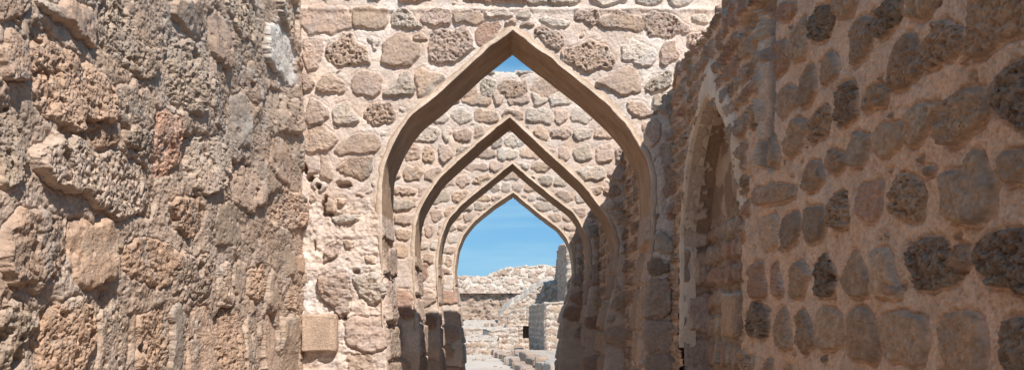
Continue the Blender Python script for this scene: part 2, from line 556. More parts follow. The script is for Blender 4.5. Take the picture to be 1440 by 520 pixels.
def w1(pts):   # picture pixels -> (X, z) on the first arched wall
    return [((x - 720) * K, EYE + (450 - y) * K) for x, y in pts]

Z1 = 3.715
W1 = []
def a1(o, t, c, *p, prot=None): W1.append(St(w1(crop(o[0], o[1], Z1, p)), t, c, prot, len(W1) * 7))
A = (420, 0); B = (420, 130); Cc = (600, 0); Dd = (780, 0); E = (780, 130); G = (400, 380); FF = (400, 260)
a1(A, 's', 'pk', (25,70),(60,40),(180,30),(245,50),(285,100),(280,150),(180,180),(120,180),(25,165))
a1(A, 's', 'or', (290,60),(340,40),(460,45),(462,140),(300,155),(285,110))
a1(A, 'P', 'lt', (480,90),(510,50),(570,50),(640,120),(635,150),(490,145))
a1(A, 'p', 'pk', (645,90),(665,55),(720,42),(790,50),(800,90),(770,130),(690,138),(650,125))
a1(A, 'p', 'pk', (30,200),(70,185),(130,215),(125,290),(95,350),(40,350),(25,300))
a1(A, 'P', 'br', (140,240),(200,200),(270,175),(330,230),(390,330),(300,345),(200,350),(140,310))
a1(A, 'p', 'lt', (350,205),(380,190),(420,210),(405,265))
a1(A, 's', 'br', (430,240),(470,195),(530,170),(580,180),(600,225),(635,240),(630,300),(560,340),(480,360),(430,320))
a1(A, 'p', 'br', (605,180),(640,168),(670,185),(670,215),(630,225),(605,205))
a1(Cc, 'P', 'pk', (20,180),(60,150),(200,145),(235,200),(245,260),(150,320),(60,335),(10,320))
a1(A, 'p', 'pk', (15,400),(45,385),(75,400),(78,480),(20,490))
a1(A, 'r', 'br', (95,440),(130,400),(180,378),(240,430),(250,470),(200,495),(100,475), prot=.03)
a1(A, 's', 'pk', (275,420),(320,370),(400,375),(440,410),(435,470),(400,505),(300,495),(275,450))
a1(A, 'r', 'gy', (440,490),(500,440),(520,375),(575,370),(605,450),(600,500),(520,510))
a1(A, 's', 'or', (610,400),(640,360),(743,375),(770,420),(743,480),(690,515),(620,500))
a1(B, 'p', 'pk', (25,90),(50,45),(110,40),(150,75),(150,130),(120,160),(50,160),(25,130))
a1(B, 'p', 'lt', (170,100),(200,55),(250,55),(315,130),(310,165),(180,165))
a1(B, 'P', 'br', (350,120),(370,60),(480,55),(500,90),(490,150),(440,170),(360,170), prot=.03)
a1(B, 'p', 'br', (25,210),(60,175),(120,170),(190,230),(200,260),(150,305),(60,310),(20,290))
a1(B, 's', 'br', (190,300),(240,240),(300,215),(400,215),(430,250),(420,300),(350,320),(200,325))
a1(B, 's', 'pk', (15,330),(90,325),(100,420),(60,430),(15,390))
a1(B, 's', 'br', (105,330),(155,320),(185,420),(165,460),(105,440))
a1(B, 'p', 'br', (235,350),(380,338),(380,390),(350,450),(230,440),(200,400))
a1(B, 's', 'lt', (64,462),(100,445),(150,480),(140,510),(60,500))
a1(Cc, 's', 'br', (140,90),(170,60),(260,55),(300,90),(290,125),(150,130))
a1(Cc, 'p', 'lt', (300,60),(400,55),(450,70),(440,95),(315,95))
a1(Cc, 's', 'gy', (465,70),(520,55),(545,80),(530,105),(470,100))
a1(Cc, 'p', 'rd', (245,160),(290,125),(370,110),(388,150),(385,190),(300,240),(270,240))
a1(Cc, 'p', 'pk', (400,120),(440,95),(480,110),(470,145),(410,135))
a1(Cc, 's', 'pk', (490,130),(540,110),(560,130),(540,155))
a1(Cc, 'P', 'pk', (565,150),(620,140),(700,180),(710,230),(680,270),(620,230),(565,190))
a1(Cc, 'p', 'lt', (575,90),(640,85),(743,100),(743,140),(690,150),(600,120))
a1(Cc, 'p', 'rd', (200,-60),(520,-60),(525,25),(330,10),(200,10))
a1(Cc, 'p', 'gy', (530,-60),(680,-60),(680,20),(560,30),(530,15))
a1(Cc, 'p', 'pk', (695,270),(743,245),(780,260),(790,300),(743,330),(700,310))
a1(Dd, 'P', 'pk', (100,70),(150,55),(225,60),(240,120),(190,130),(105,115))
a1(Dd, 'p', 'br', (225,110),(270,75),(340,60),(440,80),(470,130),(450,180),(360,165),(240,150))
a1(Dd, 'P', 'pk', (455,80),(520,65),(600,75),(690,130),(700,160),(600,195),(500,200),(470,150))
a1(Dd, 'P', 'br', (45,290),(100,235),(200,210),(270,240),(320,320),(300,350),(180,385),(100,350), prot=.032)
a1(Dd, 'p', 'lt', (345,230),(390,205),(510,240),(530,290),(515,355),(430,350),(350,310))
a1(Dd, 'p', 'pk', (555,250),(590,210),(640,215),(640,300),(600,350),(555,340))
a1(Dd, 's', 'br', (215,420),(300,390),(350,350),(430,370),(455,450),(440,490),(340,490),(230,450))
a1(Dd, 'P', 'gy', (470,440),(520,390),(600,370),(610,450),(520,495),(475,470))
a1(Dd, 's', 'gy', (700,90),(743,70),(800,80),(790,125),(720,125))
a1(Dd, 'p', 'gy', (-30,-60),(130,-60),(135,20),(30,30),(-30,15))
a1(Dd, 's', 'lt', (170,-60),(370,-60),(370,10),(300,30),(190,20))
a1(Dd, 'p', 'bg', (420,-60),(570,-60),(560,20),(470,30),(425,15))
a1(Dd, 's', 'lt', (590,-60),(710,-60),(710,15),(640,35),(600,15))
a1(A, 'p', 'pk', (360,-60),(430,-60),(430,2),(360,2))
a1(A, 'p', 'rd', (520,-60),(690,-60),(690,0),(620,16),(530,5))
a1(E, 'p', 'pk', (375,60),(420,35),(520,90),(520,120),(440,140),(390,110))
a1(E, 'p', 'gy', (515,30),(560,15),(630,30),(640,110),(590,125),(530,110))
a1(E, 's', 'pk', (455,160),(530,145),(560,170),(555,240),(490,310),(470,260))
a1(E, 's', 'pk', (568,200),(640,205),(650,245),(572,250))
a1(E, 's', 'br', (545,290),(560,270),(650,260),(655,390),(550,385), prot=.012)
a1(E, 's', 'rd', (560,400),(655,400),(655,520),(565,540), prot=.012)
for c, t, p in (('bg', 's', [(918,330),(935,324),(951,345),(948,355),(920,353)]), ('db', 's', [(915,370),(925,364),(945,372),(944,384),(925,388),(914,380)]),
                ('rd', 's', [(935,290),(952,278),(953,305),(937,308)]), ('br', 's', [(912,393),(949,391),(948,446),(912,446)]),
                ('pk', 's', [(915,452),(955,449),(958,494),(915,494)]), ('br', 's', [(915,500),(958,498),(958,548),(915,548)])):
    W1.append(St(w1(p), t, c, .025, 5))
a1(G, 's', 'or', (-25,236),(85,236),(85,480),(-10,520), prot=.03)
a1(G, 's', 'pk', (300,262),(350,240),(490,240),(490,415),(420,430),(310,380), prot=.035)
a1(G, 'r', 'pk', (180,35),(230,12),(325,25),(318,205),(280,240),(250,195),(180,130), prot=.05)
a1(G, 'r', 'br', (310,440),(440,440),(440,600),(310,600), prot=.02)
a1(G, 'r', 'lt', (350,30),(400,10),(500,20),(500,110),(440,190),(360,110), prot=.03)
a1(FF, 's', 'or', (195,80),(230,65),(280,125),(230,140), prot=.035)
a1(FF, 's', 'or', (270,70),(315,70),(320,100),(280,120), prot=.02)
a1(FF, 'r', 'lt', (250,150),(380,145),(385,195),(340,205),(245,190), prot=.03)
a1(FF, 's', 'or', (295,290),(350,300),(350,335),(310,325), prot=.02)
a1(FF, 's', 'or', (425,375),(470,360),(470,410),(425,405), prot=.015)
a1(FF, 'r', 'lt', (10,270),(60,250),(90,330),(60,430),(0,400), prot=.02)
a1(FF, 'r', 'pk', (200,330),(280,280),(290,370),(200,410), prot=.02)
a1(FF, 's', 'pk', (500,330),(550,330),(550,430),(500,430), prot=.02)

# arch outlines (picture pixels of each wall's own plane), right then left branch
ARCH = [
    dict(s=1.0, R=[(721,43),(750,65),(780,88),(834,130),(863,157),(885,181),(898,205),(909,222),(914.6,243),(916,270),(916,300)],
         L=[(721,43),(690,66),(660,92),(619,130),(581.5,160),(565,181),(554.6,200),(541,230),(538.5,251),(537,270),(537,300)], pl=-.885, pr=.935),
    dict(s=1.428, R=[(717,165.6),(740,187),(763,208.5),(818.5,259),(841.6,289),(855,308),(862,325),(866,345),(866,360)],
         L=[(717,165.6),(696,182),(675,199),(620,248),(601.5,275),(590,296),(585,315),(583,340),(583,360)], pl=-.95, pr=.96),
    dict(s=1.857, R=[(720.7,230),(741,248),(763,266),(804.7,298.5),(816,315),(823,331),(828,350),(829,372)],
         L=[(720.7,230),(702,245),(684.6,259),(647.7,289),(629,312),(621,335),(617,354),(616,372)], pl=-.965, pr=.99),
    dict(s=2.28, R=[(721.6,271),(740,286),(758.5,301),(786,321.6),(797,336),(803,350),(806,365),(807,380)],
         L=[(721.6,271),(708,280),(694,289),(666,312),(652,330),(644,350),(640,375),(639.5,385)], pl=-.92, pr=.93),
]
TH = .57
ZT = EYE + 2.50


def smooth_curve(pts, n, sharp_start=True):
    p = np.array(pts, float)
    s = np.concatenate([[0], np.cumsum(np.linalg.norm(np.diff(p, axis=0), axis=1))])
    t = np.linspace(0, s[-1], n)
    q = np.stack([np.interp(t, s, p[:, 0]), np.interp(t, s, p[:, 1])], 1)
    for _ in range(int(n / 14)):
        q[1:-1] = q[1:-1] * .5 + (q[:-2] + q[2:]) * .25
    return q


ALAB = [
    'nearest and tallest stone wall pierced by a wide pointed arch with smooth plaster edge',
    'second arched wall in the row, its level top showing under a triangle of sky',
    'third arched wall in the row, seen between the second arch and the last arch',
    'farthest and smallest arched wall, framing blue sky and the distant ruins',
]
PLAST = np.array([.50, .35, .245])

for k, A_ in enumerate(ARCH):
    s = A_['s']; y0 = D1 * s; kk = K * s
    to_w = lambda p: np.array([((x - 720) * kk, EYE + (450 - y) * kk) for x, y in p])
    Rc = smooth_curve(to_w(A_['R']), 120); Lc = smooth_curve(to_w(A_['L']), 120)
    zs = min(Rc[-1, 1], Lc[-1, 1])
    root = empty('arched_wall', (0, y0, 0), ALAB[k], 'arched wall', 'row of pointed arched walls across the passage')
    step = (.0055, .0085, .011, .0135)[k]
    x0, x1 = -1.62, 2.3
    if k == 0:
        st = list(W1)
        st += auto_stones(x0, x1, .0, ZT + .1, (.16, .28), (.2, .38), 5, keep=W1)
        # the low left part beside the corner is broken plaster and rubble
    else:
        st = auto_stones(x0, x1, zs - .02, ZT - .28, (.13, .235), (.16, .34), 40 + k, cols=('pk', 'br', 'or', 'lt', 'pk', 'gy'))
        st += auto_stones(x0, x1, ZT - .27, ZT - .02, (.235, .245), (.26, .42), 60 + k, ptyp='PPp', cols=('gy', 'br', 'lt'))
        st += auto_stones(x0, x1, 0, zs - .04, (.26, .36), (.30, .5), 80 + k, ptyp='psr', cols=('pk', 'br', 'or', 'rd'))
    st += chips(-1.45, 1.15, EYE + (.75 if k == 0 else .0), ZT - .02, 500, (.035, .085), 900 + k, st, ('br', 'pk', 'or', 'lt'))
    if k == 0:
        def extra(Uv, Vv, H, C, PO):
            uu, vv = np.meshgrid(Uv, Vv)
            # horizontal ledge of pale mortar running along the course under the top
            led = np.exp(-((vv - (EYE + (450 - 14) * K) - .006 * perlin(uu * 4, uu * 0, 3)) / .018) ** 2)
            H = H + .012 * led
            # broken, lumpy area low on the left
            wgt = sstep(EYE + 195 * K, EYE + 150 * K, vv) * sstep(-.89, -1.0, uu)
            H = H + wgt * (.032 * fbm(uu, vv, 5, 5, .55, 401) + .018 * ridged(uu, vv, 11, 3, 407) - .02)
            # dark cavities in the joints
            for (cx, cy, rx, ry, dp) in ((430,238,3,7,.10),(436,250,5,5,.12),(448,262,4,4,.1),(454,292,3,10,.10),(460,300,8,3,.06),(483,260,11,5,.10),(458,280,3,6,.08),(498,381,5,4,.08),(480,445,3,6,.07),(441,345,2,9,.05)):
                ex = ((uu - (cx - 720) * K) / (rx * K)) ** 2 + ((vv - EYE - (450 - cy) * K) / (ry * K)) ** 2
                ex = ex * (1 + .5 * perlin(uu * 40, vv * 40, 12))
                H = H - dp * np.clip(1.3 - ex, 0, 1)
            return H, C, PO
    else:
        extra = None
    fk = dict(seed=0)
    fkw = dict(prot=.024, mamp=.012, mort=(.60, .475, .395), mort2=(.68, .585, .515), groove=.006, expand=.05, fine=.8)
    # opening cut-out outline, slightly inside the plaster lining
    op = [(x, z) for x, z in Rc[::-1]] + [(x, z) for x, z in Lc[1:]]
    cen = np.array([0.0, zs])
    big = []
    for (x, z) in op:
        v_ = np.array([x, z]) - np.array([0, zs - .2]); L_ = np.linalg.norm(v_)
        big.append(tuple(np.array([0, zs - .2]) + v_ * (1 + .022 / L_)))
    big = [(big[0][0], zs - .5)] + big + [(big[-1][0], zs - .5)]
    bigp = np.array(big)
    ex0 = extra
    def extra2(Uv, Vv, H, C, PO, ex0=ex0, bigp=bigp):
        if ex0: H, C, PO = ex0(Uv, Vv, H, C, PO)
        uu, vv = np.meshgrid(Uv, Vv)
        near = (np.abs(uu) < 1.35) & (vv < EYE + 2.2)
        dd = np.full(uu.shape, 1.0); dd[near] = -sdf_inside(uu[near], vv[near], bigp[::3])
        w_ = sstep(.005, .055, dd + .025 * perlin(uu * 9, vv * 9, 77))
        H = H * w_ - .004 * (1 - w_)
        wc = w_[..., None]; C = C * wc + np.array([.66, .54, .445]) * (1 - wc)
        return H, C, PO
    def mfn(cu, cv, bigp=bigp): return ~inside_poly(cu, cv, bigp)
    Vv = np.arange(zs, ZT, step)
    slab('masonry', (x0, y0), (x1, y0), (0, -1), TH, zs, ZT, step, step, st, 100 + k * 10, M_ST, root,
         back_step=step * 5, topvar=.012, extra=extra2, fk=fkw, uoff=x0, V=Vv, mask_fn=mfn)
    xfl, xfr = Lc[-1, 0], Rc[-1, 0]
    tail = np.linspace(.012, (.80, .75, .65, .3)[k], 60); tailr = np.linspace(.012, (.45, .3, .3, .2)[k], 60)
    RcE = np.concatenate([Rc, [(xfr - .012 * t, zs - t) for t in tailr]]); LcE = np.concatenate([Lc[:-1], [(xfl + .012 * t, zs - t) for t in tail]])
    # ---- plaster lining: soffit with narrow face bands front and back
    full = np.concatenate([RcE[::-1], LcE[1:]])       # right foot -> apex -> left foot
    n_ = len(full)
    nin = np.zeros_like(full)                        # direction away from the opening
    T = np.gradient(full, axis=0); T /= np.linalg.norm(T, axis=1)[:, None]
    nin = np.stack([T[:, 1], -T[:, 0]], 1)
    ctr = np.array([0, zs + .2])
    fl_ = ((full - ctr) * nin).sum(1) < 0; nin[fl_] *= -1
    ia = len(RcE) - 1
    nin[ia] = (0, 1)
    for j in (1, 2, 3):
        wgt = j / 4
        nin[ia - j] = nin[ia - j] * wgt + np.array([0, 1]) * (1 - wgt); nin[ia + j] = nin[ia + j] * wgt + np.array([0, 1]) * (1 - wgt)
    sarc = np.arange(n_) * .01
    fw = .045 + .022 * fbm(sarc, sarc * 0, 3.0, 3, .6, 200 + k) + .012 * perlin(sarc * 20, sarc * 0, 6)      # face band width
    fw = fw * (.35 + .65 * sstep(zs - .45, zs + .1, full[:, 1]))
    # cross-section: outer face edge (sunk), face, arris, soffit ..., arris, back face
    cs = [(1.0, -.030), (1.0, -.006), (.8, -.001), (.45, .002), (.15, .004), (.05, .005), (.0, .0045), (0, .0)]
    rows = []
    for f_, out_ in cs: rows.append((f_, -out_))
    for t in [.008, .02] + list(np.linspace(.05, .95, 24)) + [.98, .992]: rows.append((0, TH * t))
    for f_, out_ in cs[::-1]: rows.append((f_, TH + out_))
    P = np.zeros((len(rows), n_, 3))
    wob = .004 * fbm(sarc, sarc * 0, 2.5, 3, .5, 300 + k)
    for r_i, (f_, yy) in enumerate(rows):
        e = .0035 * fbm(sarc * 3, sarc * 0 + yy * 5, 4, 3, .6, 310 + k)
        dent = .006 * sstep(.35, .6, perlin(sarc * 5.5, sarc * 0 + k * 3.3, 61)) + .004 * sstep(.4, .6, perlin(sarc * 17, sarc * 0 + k, 62))
        if f_ < .2 and yy < .03: offs_d = dent
        else: offs_d = 0
        offs = offs_d + f_ * fw + wob + e * (f_ < .9) + .003 * perlin(sarc * 9, sarc * 0 + yy * 9, 8)
        P[r_i, :, 0] = full[:, 0] + nin[:, 0] * offs
        P[r_i, :, 2] = full[:, 1] + nin[:, 1] * offs
        P[r_i, :, 1] = y0 + yy + .004 * perlin(sarc * 5, sarc * 0 + f_ * 3, 9)
    st_ = fbm(np.repeat(sarc[None], len(rows), 0) * 2, np.array([r[1] for r in rows])[:, None] * 6 + sarc[None] * 0, 2, 4, .6, 320 + k)
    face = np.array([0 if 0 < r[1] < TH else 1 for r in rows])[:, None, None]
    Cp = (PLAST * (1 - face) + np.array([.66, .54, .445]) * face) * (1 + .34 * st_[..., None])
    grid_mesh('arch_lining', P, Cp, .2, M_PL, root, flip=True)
    # ---- piers under the springing
    for side, xo in (('l', A_['pl']), ('r', A_['pr'])):
        sgn = -1 if side == 'l' else 1
        tgt = xo; xo = (xfl - .006) if side == 'l' else (xfr + .006)
        xe = XL - .13 if side == 'l' else XR + .45
        if side == 'l':
            pts = [(xe, y0), (xo, y0), (xo, y0 + TH), (xe, y0 + TH)]
            Ss, Pp, Nn = polypath(pts, step * 1.2, .018)
            Uc = Ss + xe
        else:
            pts = [(xe, y0 + TH), (xo, y0 + TH), (xo, y0), (xe, y0)]
            Ss, Pp, Nn = polypath(pts, step * 1.2, .018)
            Uc = xe - (Ss[-1] - Ss)
        V2 = np.arange(0, zs + step, step); V2[-1] = zs
        low = [q for q in st if q.poly[:, 1].min() < zs + .1]
        # stones wrapping the reveal
        if side == 'l': a_, b_ = xo + .02, xo + TH - .03
        else: a_, b_ = xo - TH + .03, xo - .02
        low = [q for q in low if (q.poly[:, 0].max() < a_ + .03 if side == 'l' else q.poly[:, 0].min() > b_ - .03)]
        low += auto_stones(a_, b_, 0.02, zs, (.25, .36), (.5, .56) if k == 0 else (.25, .5), 500 + k * 3 + (side == 'l'), blocks=True, ptyp='bbrp', cols=('or', 'pk', 'br', 'pk'), clip=(a_, b_))
        H, C, PO = field(Uc, V2, low, 100 + k * 10, **dict(fkw, groove=.014))
        if extra is not None and side == 'l': H, C, PO = extra(Uc, V2, H, C, PO)
        vv = V2[:, None]
        edge = np.exp(-(((Uc[None] - (xo if side == 'l' else xo)) / .12) ** 2))
        rise = np.clip((zs - vv) / .05, 0, 1)
        # courses of the pier step in and out a little
        H = H + edge * rise * (.030 * perlin(Uc[None] * 0 + k * 3 + (side == 'l') * 7, vv * 3.1, 55) + .02 * fbm(Uc[None] + vv * 0, vv + Uc[None] * 0, 5, 3, .6, 56)) * (.25 if k == 0 else .5)
        P = np.zeros((len(V2), len(Uc), 3))
        sh = (tgt - xo) * sstep(zs - .15, zs - .75, vv)
        if k == 3:
            sh = sh + (.13 * sstep(EYE + .8, EYE - .6, vv) if side == 'l' else -(.03 + .16 * np.clip((EYE + .9 - vv) / 1.6, 0, 1)) * sstep(zs, zs - .1, vv))
        elif k > 0:
            sh = sh + (.02 * sstep(EYE + .2, EYE - .1, vv) if side == 'l' else -.05 * np.clip((EYE + .6 - vv) / 1.6, 0, 1))
        wx = np.clip(1 - np.abs(Pp[:, 0] - xo) / .5, 0, 1)[None]
        P[..., 0] = Pp[None, :, 0] + Nn[None, :, 0] * H + sh * wx
        P[..., 1] = Pp[None, :, 1] + Nn[None, :, 1] * H
        P[..., 2] = vv
        pc = grid_mesh('pier', P, C, PO, M_ST, root)

# ------------------------------------------------------------------ left wall (big weathered coral boulders)
def wl(pts):
    out = []
    for x, y in pts:
        d = F * (-XL) / (720 - x)
        out.append((d, EYE + (450 - y) * d / F))
    return out

def wr(pts):
    out = []
    for x, y in pts:
        d = F * XR / (x - 720)
        out.append((d, EYE + (450 - y) * d / F))
    return out

ZL = 2.889
WL = []
def al(o, t, c, *p, prot=None):
    c = {'pk': 'lp', 'or': 'lo', 'lt': 'll', 'gg': 'lg', 'gy': 'lg', 'br': 'lo', 'bg': 'lb', 'rd': 'lr'}.get(c, c)
    WL.append(St(wl(crop(o[0], o[1], ZL, p)), t, c, prot, len(WL) * 5))
Pq = (0, 0); Q = (0, 170); Rr = (0, 340); T_ = (220, 0); Uq = (220, 170); Vq = (220, 340)
al(Pq, 'p', 'pk', (0,150),(60,110),(100,150),(110,250),(90,340),(0,330), prot=.05)
al(Pq, 'P', 'or', (120,120),(200,120),(270,190),(360,260),(440,340),(450,480),(380,560),(200,500),(130,400),(112,250), prot=.05)
al(Pq, 's', 'pk', (140,0),(350,0),(400,60),(390,180),(350,170),(270,110),(180,70), prot=.075)
al(Pq, 'P', 'gg', (410,0),(520,0),(560,130),(640,220),(600,320),(520,300),(430,200),(405,120), prot=.045)
al(Pq, 'p', 'pk', (0,-60),(130,-60),(135,30),(60,80),(0,110), prot=.05)
al(Pq, 'P', 'gg', (0,400),(60,440),(105,560),(95,690),(40,760),(0,740), prot=.045)
al(Pq, 'p', 'lt', (450,350),(560,335),(640,420),(640,540),(500,520),(455,450), prot=.035)
al(Q, 'P', 'lt', (110,110),(250,30),(400,130),(470,110),(600,180),(650,300),(635,400),(420,385),(370,325),(200,275),(130,200), prot=.085)
al(Q, 'P', 'or', (320,0),(440,0),(470,80),(410,120),(330,60), prot=.035)
al(Q, 'P', 'gg', (500,40),(560,20),(700,80),(700,170),(620,160),(520,110), prot=.04)
al(Q, 'r', 'pk', (0,400),(180,340),(258,400),(262,540),(240,630),(100,690),(20,650),(0,600), prot=.085)
al(Q, 's', 'br', (275,400),(440,400),(462,520),(450,635),(360,705),(285,655),(272,540), prot=.08)
al(Q, 'r', 'or', (520,500),(620,480),(730,540),(735,620),(650,680),(560,660),(485,600), prot=.075)
al(Rr, 'P', 'gg', (0,235),(115,255),(140,330),(105,420),(60,560),(0,560), prot=.04)
al(Rr, 'P', 'or', (160,330),(270,215),(365,265),(365,400),(330,560),(150,560),(130,420), prot=.045)
al(Rr, 'p', 'lt', (400,270),(475,225),(525,270),(535,400),(520,560),(380,560),(380,390), prot=.045)
al(Rr, 'P', 'or', (550,310),(600,265),(690,260),(690,560),(552,560), prot=.04)
al(Rr, 'p', 'pk', (390,180),(440,150),(440,205),(400,238), prot=.03)
al(T_, 's', 'pk', (60,0),(180,0),(205,100),(195,180),(120,120),(70,80), prot=.06)
al(T_, 's', 'pk', (215,40),(270,50),(295,140),(305,270),(250,260),(218,180), prot=.08)
al(T_, 'P', 'gg', (275,-10),(400,-10),(430,120),(390,185),(320,140), prot=.04)
al(T_, 's', 'wh', (440,90),(520,100),(560,200),(575,360),(540,350),(450,250), prot=.04)
al(T_, 'P', 'gg', (480,0),(580,0),(583,150),(540,140),(490,60), prot=.04)
al(T_, 'P', 'gy', (60,145),(150,155),(190,250),(195,360),(180,480),(90,450),(42,380),(42,250), prot=.05)
al(T_, 'P', 'bg', (215,330),(258,330),(298,450),(305,540),(260,540),(222,450), prot=.03)
al(T_, 's', 'bg', (315,380),(350,370),(378,450),(378,600),(330,590),(313,480), prot=.035)
al(T_, 'p', 'pk', (380,250),(430,300),(455,370),(400,435),(362,380),(332,300), prot=.03)
al(T_, 'p', 'lt', (480,350),(540,400),(580,420),(576,540),(500,540),(440,470),(422,400), prot=.035)
al(Uq, 'P', 'rd', (0,-50),(90,-20),(100,60),(100,185),(60,225),(0,215), prot=.05)
al(Uq, 'P', 'lt', (112,40),(200,50),(280,90),(295,180),(285,255),(200,305),(130,250),(112,180), prot=.05)
al(Uq, 's', 'pk', (465,60),(520,65),(555,180),(545,260),(500,260),(455,180), prot=.04)
al(Uq, 'p', 'pk', (312,170),(380,165),(428,230),(435,330),(380,375),(315,330), prot=.035)
al(Uq, 'P', 'or', (62,305),(180,305),(195,400),(170,470),(82,455), prot=.05)
al(Uq, 's', 'gy', (245,340),(300,325),(355,370),(355,520),(250,500),(224,430), prot=.03)
al(Uq, 'P', 'pk', (440,290),(540,280),(590,300),(590,420),(540,450),(450,395), prot=.04)
al(Vq, 'P', 'lt', (52,120),(100,55),(228,62),(235,180),(200,236),(100,236),(52,200), prot=.06)
al(Vq, 'p', 'lt', (252,90),(298,62),(306,200),(298,248),(245,238), prot=.05)
al(Vq, 's', 'lt', (322,72),(368,72),(372,200),(358,246),(314,210), prot=.05)
al(Vq, 'P', 'or', (382,102),(446,92),(446,200),(428,256),(382,230), prot=.06)
al(Vq, 's', 'lt', (457,112),(498,112),(508,230),(488,276),(445,268), prot=.05)
al(Vq, 'P', 'pk', (530,170),(580,155),(582,260),(565,288),(530,260), prot=.05)
al(Vq, 's', 'bg', (54,254),(113,254),(117,560),(54,560), prot=.035)
al(Vq, 'p', 'pk', (127,258),(233,258),(236,400),(222,560),(127,560), prot=.04)
al(Vq, 'P', 'or', (244,272),(336,264),(341,400),(320,560),(244,560), prot=.045)
al(Vq, 'p', 'lt', (352,320),(418,275),(427,560),(343,560), prot=.05)
al(Vq, 's', 'pk', (433,284),(488,292),(496,560),(433,560), prot=.035)
al(Vq, 's', 'lt', (503,303),(583,303),(583,560),(503,560), prot=.05)

LYEND, LYBEG = D1 * 2.28 + TH + .3, -4.0


def graded(y_beg, y_end, vis0, vis1, X, px=1.0, coarse=.12):
    a = np.arange(y_beg, vis0, coarse)
    out = [vis0]
    while out[-1] < vis1:
        d = out[-1]; out.append(d + max(.0022, d * d / (F * abs(X)) * px))
    b = np.arange(out[-1] + coarse, y_end, coarse)
    return np.concatenate([a[a < vis0 - .002], out, b, [y_end]])


def left_wall():
    root = empty('rubble_wall', (XL, 0, 0), 'sunlit rough wall of big pitted coral boulders filling the left side', 'wall')
    auto = auto_stones(LYBEG, LYEND, 0, ZT, (.2, .36), (.22, .45), 301, keep=WL, ptyp='PPprs', cols=('lp', 'lg', 'lo', 'll', 'lg'))
    st = WL + auto
    for q in auto: q.prot = .045
    for q in st: q.prot *= .25
    U = graded(LYBEG, LYEND, 2.3, D1 + .03, XL, .85)
    V = np.concatenate([np.arange(0, 1.15, .03), np.arange(1.15, 4.0, .0034), np.arange(4.0, ZT, .03)])
    V = V[V < ZT - .01]
    def extra(Uv, Vv, H, C, PO):
        uu, vv = np.meshgrid(np.asarray(Uv, np.float32), np.asarray(Vv, np.float32))
        g = np.minimum(1, (D1 + .1 - uu) / .25).clip(0, 1)
        wob = .030 * fbm(uu, vv, 1.6, 3, .5, 700) + .020 * fbm(uu, vv, 4.5, 5, .48, 701)
        sp = ridged(uu + .05 * perlin(uu * 7, vv * 7, 2), vv, 13, 4, 705)
        H = H + (wob - .006 * sstep(.5, .95, sp) * PO) * (.4 + .6 * g)
        c1 = pits(uu + .02 * perlin(uu * 20, vv * 20, 5), vv + .02 * perlin(uu * 20, vv * 20, 6), .12, .28, .12, .36, 21)
        c2 = pits(uu + .01 * perlin(uu * 35, vv * 35, 5), vv + .01 * perlin(uu * 35, vv * 35, 6), .05, .4, .15, .42, 22)
        H = H - (.030 * c1 + .016 * c2) * (PO > .2) * np.clip(PO * 1.1, .15, 1)
        # pale weathered streaks in the upper far part, as on the old lime wash
        wz = sstep(4.0, 5.2, uu) * sstep(2.2, 2.8, vv)
        pm = sstep(.05, .5, fbm(uu, vv, 4, 4, .6, 711)) * wz
        C = C * (1 - pm[..., None] * .7) + np.array([.60, .56, .50]) * pm[..., None] * .7
        # grey-green bloom over the higher stones
        gm = (sstep(.0, .45, fbm(uu, vv, 2.5, 4, .6, 712)) * sstep(1.9, 2.5, vv))[..., None] * .45
        C = C * (1 - gm) + np.array([.40, .35, .30]) * gm
        return H, C, PO
    slab('masonry', (XL, 0), (XL, 1), (1, 0), .7, 0, ZT, .1, .1, st, 300, M_ST, root, back_step=.3, U=U, V=V,
         topvar=.05, extra=extra, fk=dict(prot=.045, mamp=.012, mort=(.46, .335, .25), mort2=(.52, .395, .31), groove=.006, warp=1.3, rub=.004, pcell=.042, pprob=.42, por_m=1.0, roughm=.65, fine=.3, pit=.5))
left_wall()

# ------------------------------------------------------------------ right wall (shaded, stones set in pinkish mortar) with a blind niche
WR = []
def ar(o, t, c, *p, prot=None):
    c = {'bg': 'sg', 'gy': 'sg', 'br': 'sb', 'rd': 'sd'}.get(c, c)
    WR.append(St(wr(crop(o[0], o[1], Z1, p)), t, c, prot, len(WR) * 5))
H_ = (1040, 0); I_ = (1240, 0); J_ = (1040, 130); K_ = (1240, 130); L_ = (1040, 260); M_ = (1240, 260); N_ = (1040, 380); O_ = (1240, 380)
ar(H_, 'p', 'rd', (190,80),(230,10),(300,0),(300,60),(250,110),(210,110))
ar(H_, 'p', 'gy', (270,250),(290,150),(350,70),(352,230),(340,300),(310,325),(270,310))
ar(H_, 'P', 'db', (370,120),(400,30),(478,20),(495,100),(470,170),(440,230),(370,210))
ar(H_, 'p', 'br', (490,10),(500,-60),(620,-60),(610,20),(570,95),(510,95))
ar(H_, 'p', 'br', (590,110),(640,70),(690,90),(700,200),(660,310),(590,350),(580,260))
ar(H_, 'P', 'db', (715,60),(750,30),(790,-30),(850,-20),(840,90),(780,190),(735,220),(718,150))
ar(H_, 'r', 'rd', (165,330),(190,220),(240,210),(260,300),(250,370),(180,420))
ar(H_, 's', 'br', (420,420),(430,300),(480,250),(520,330),(525,400),(430,455))
ar(H_, 'p', 'br', (312,520),(322,400),(380,310),(410,460),(370,560),(312,560))
ar(H_, 's', 'gy', (205,560),(215,480),(260,430),(305,470),(310,540),(230,620),(205,600))
ar(H_, 'P', 'db', (495,500),(540,430),(600,405),(620,500),(610,620),(530,670),(490,600))
ar(I_, 'p', 'br', (140,40),(150,-30),(275,-40),(280,40),(210,105),(140,110))
ar(I_, 'p', 'br', (60,330),(80,220),(140,160),(180,200),(190,300),(190,400),(120,465),(30,465))
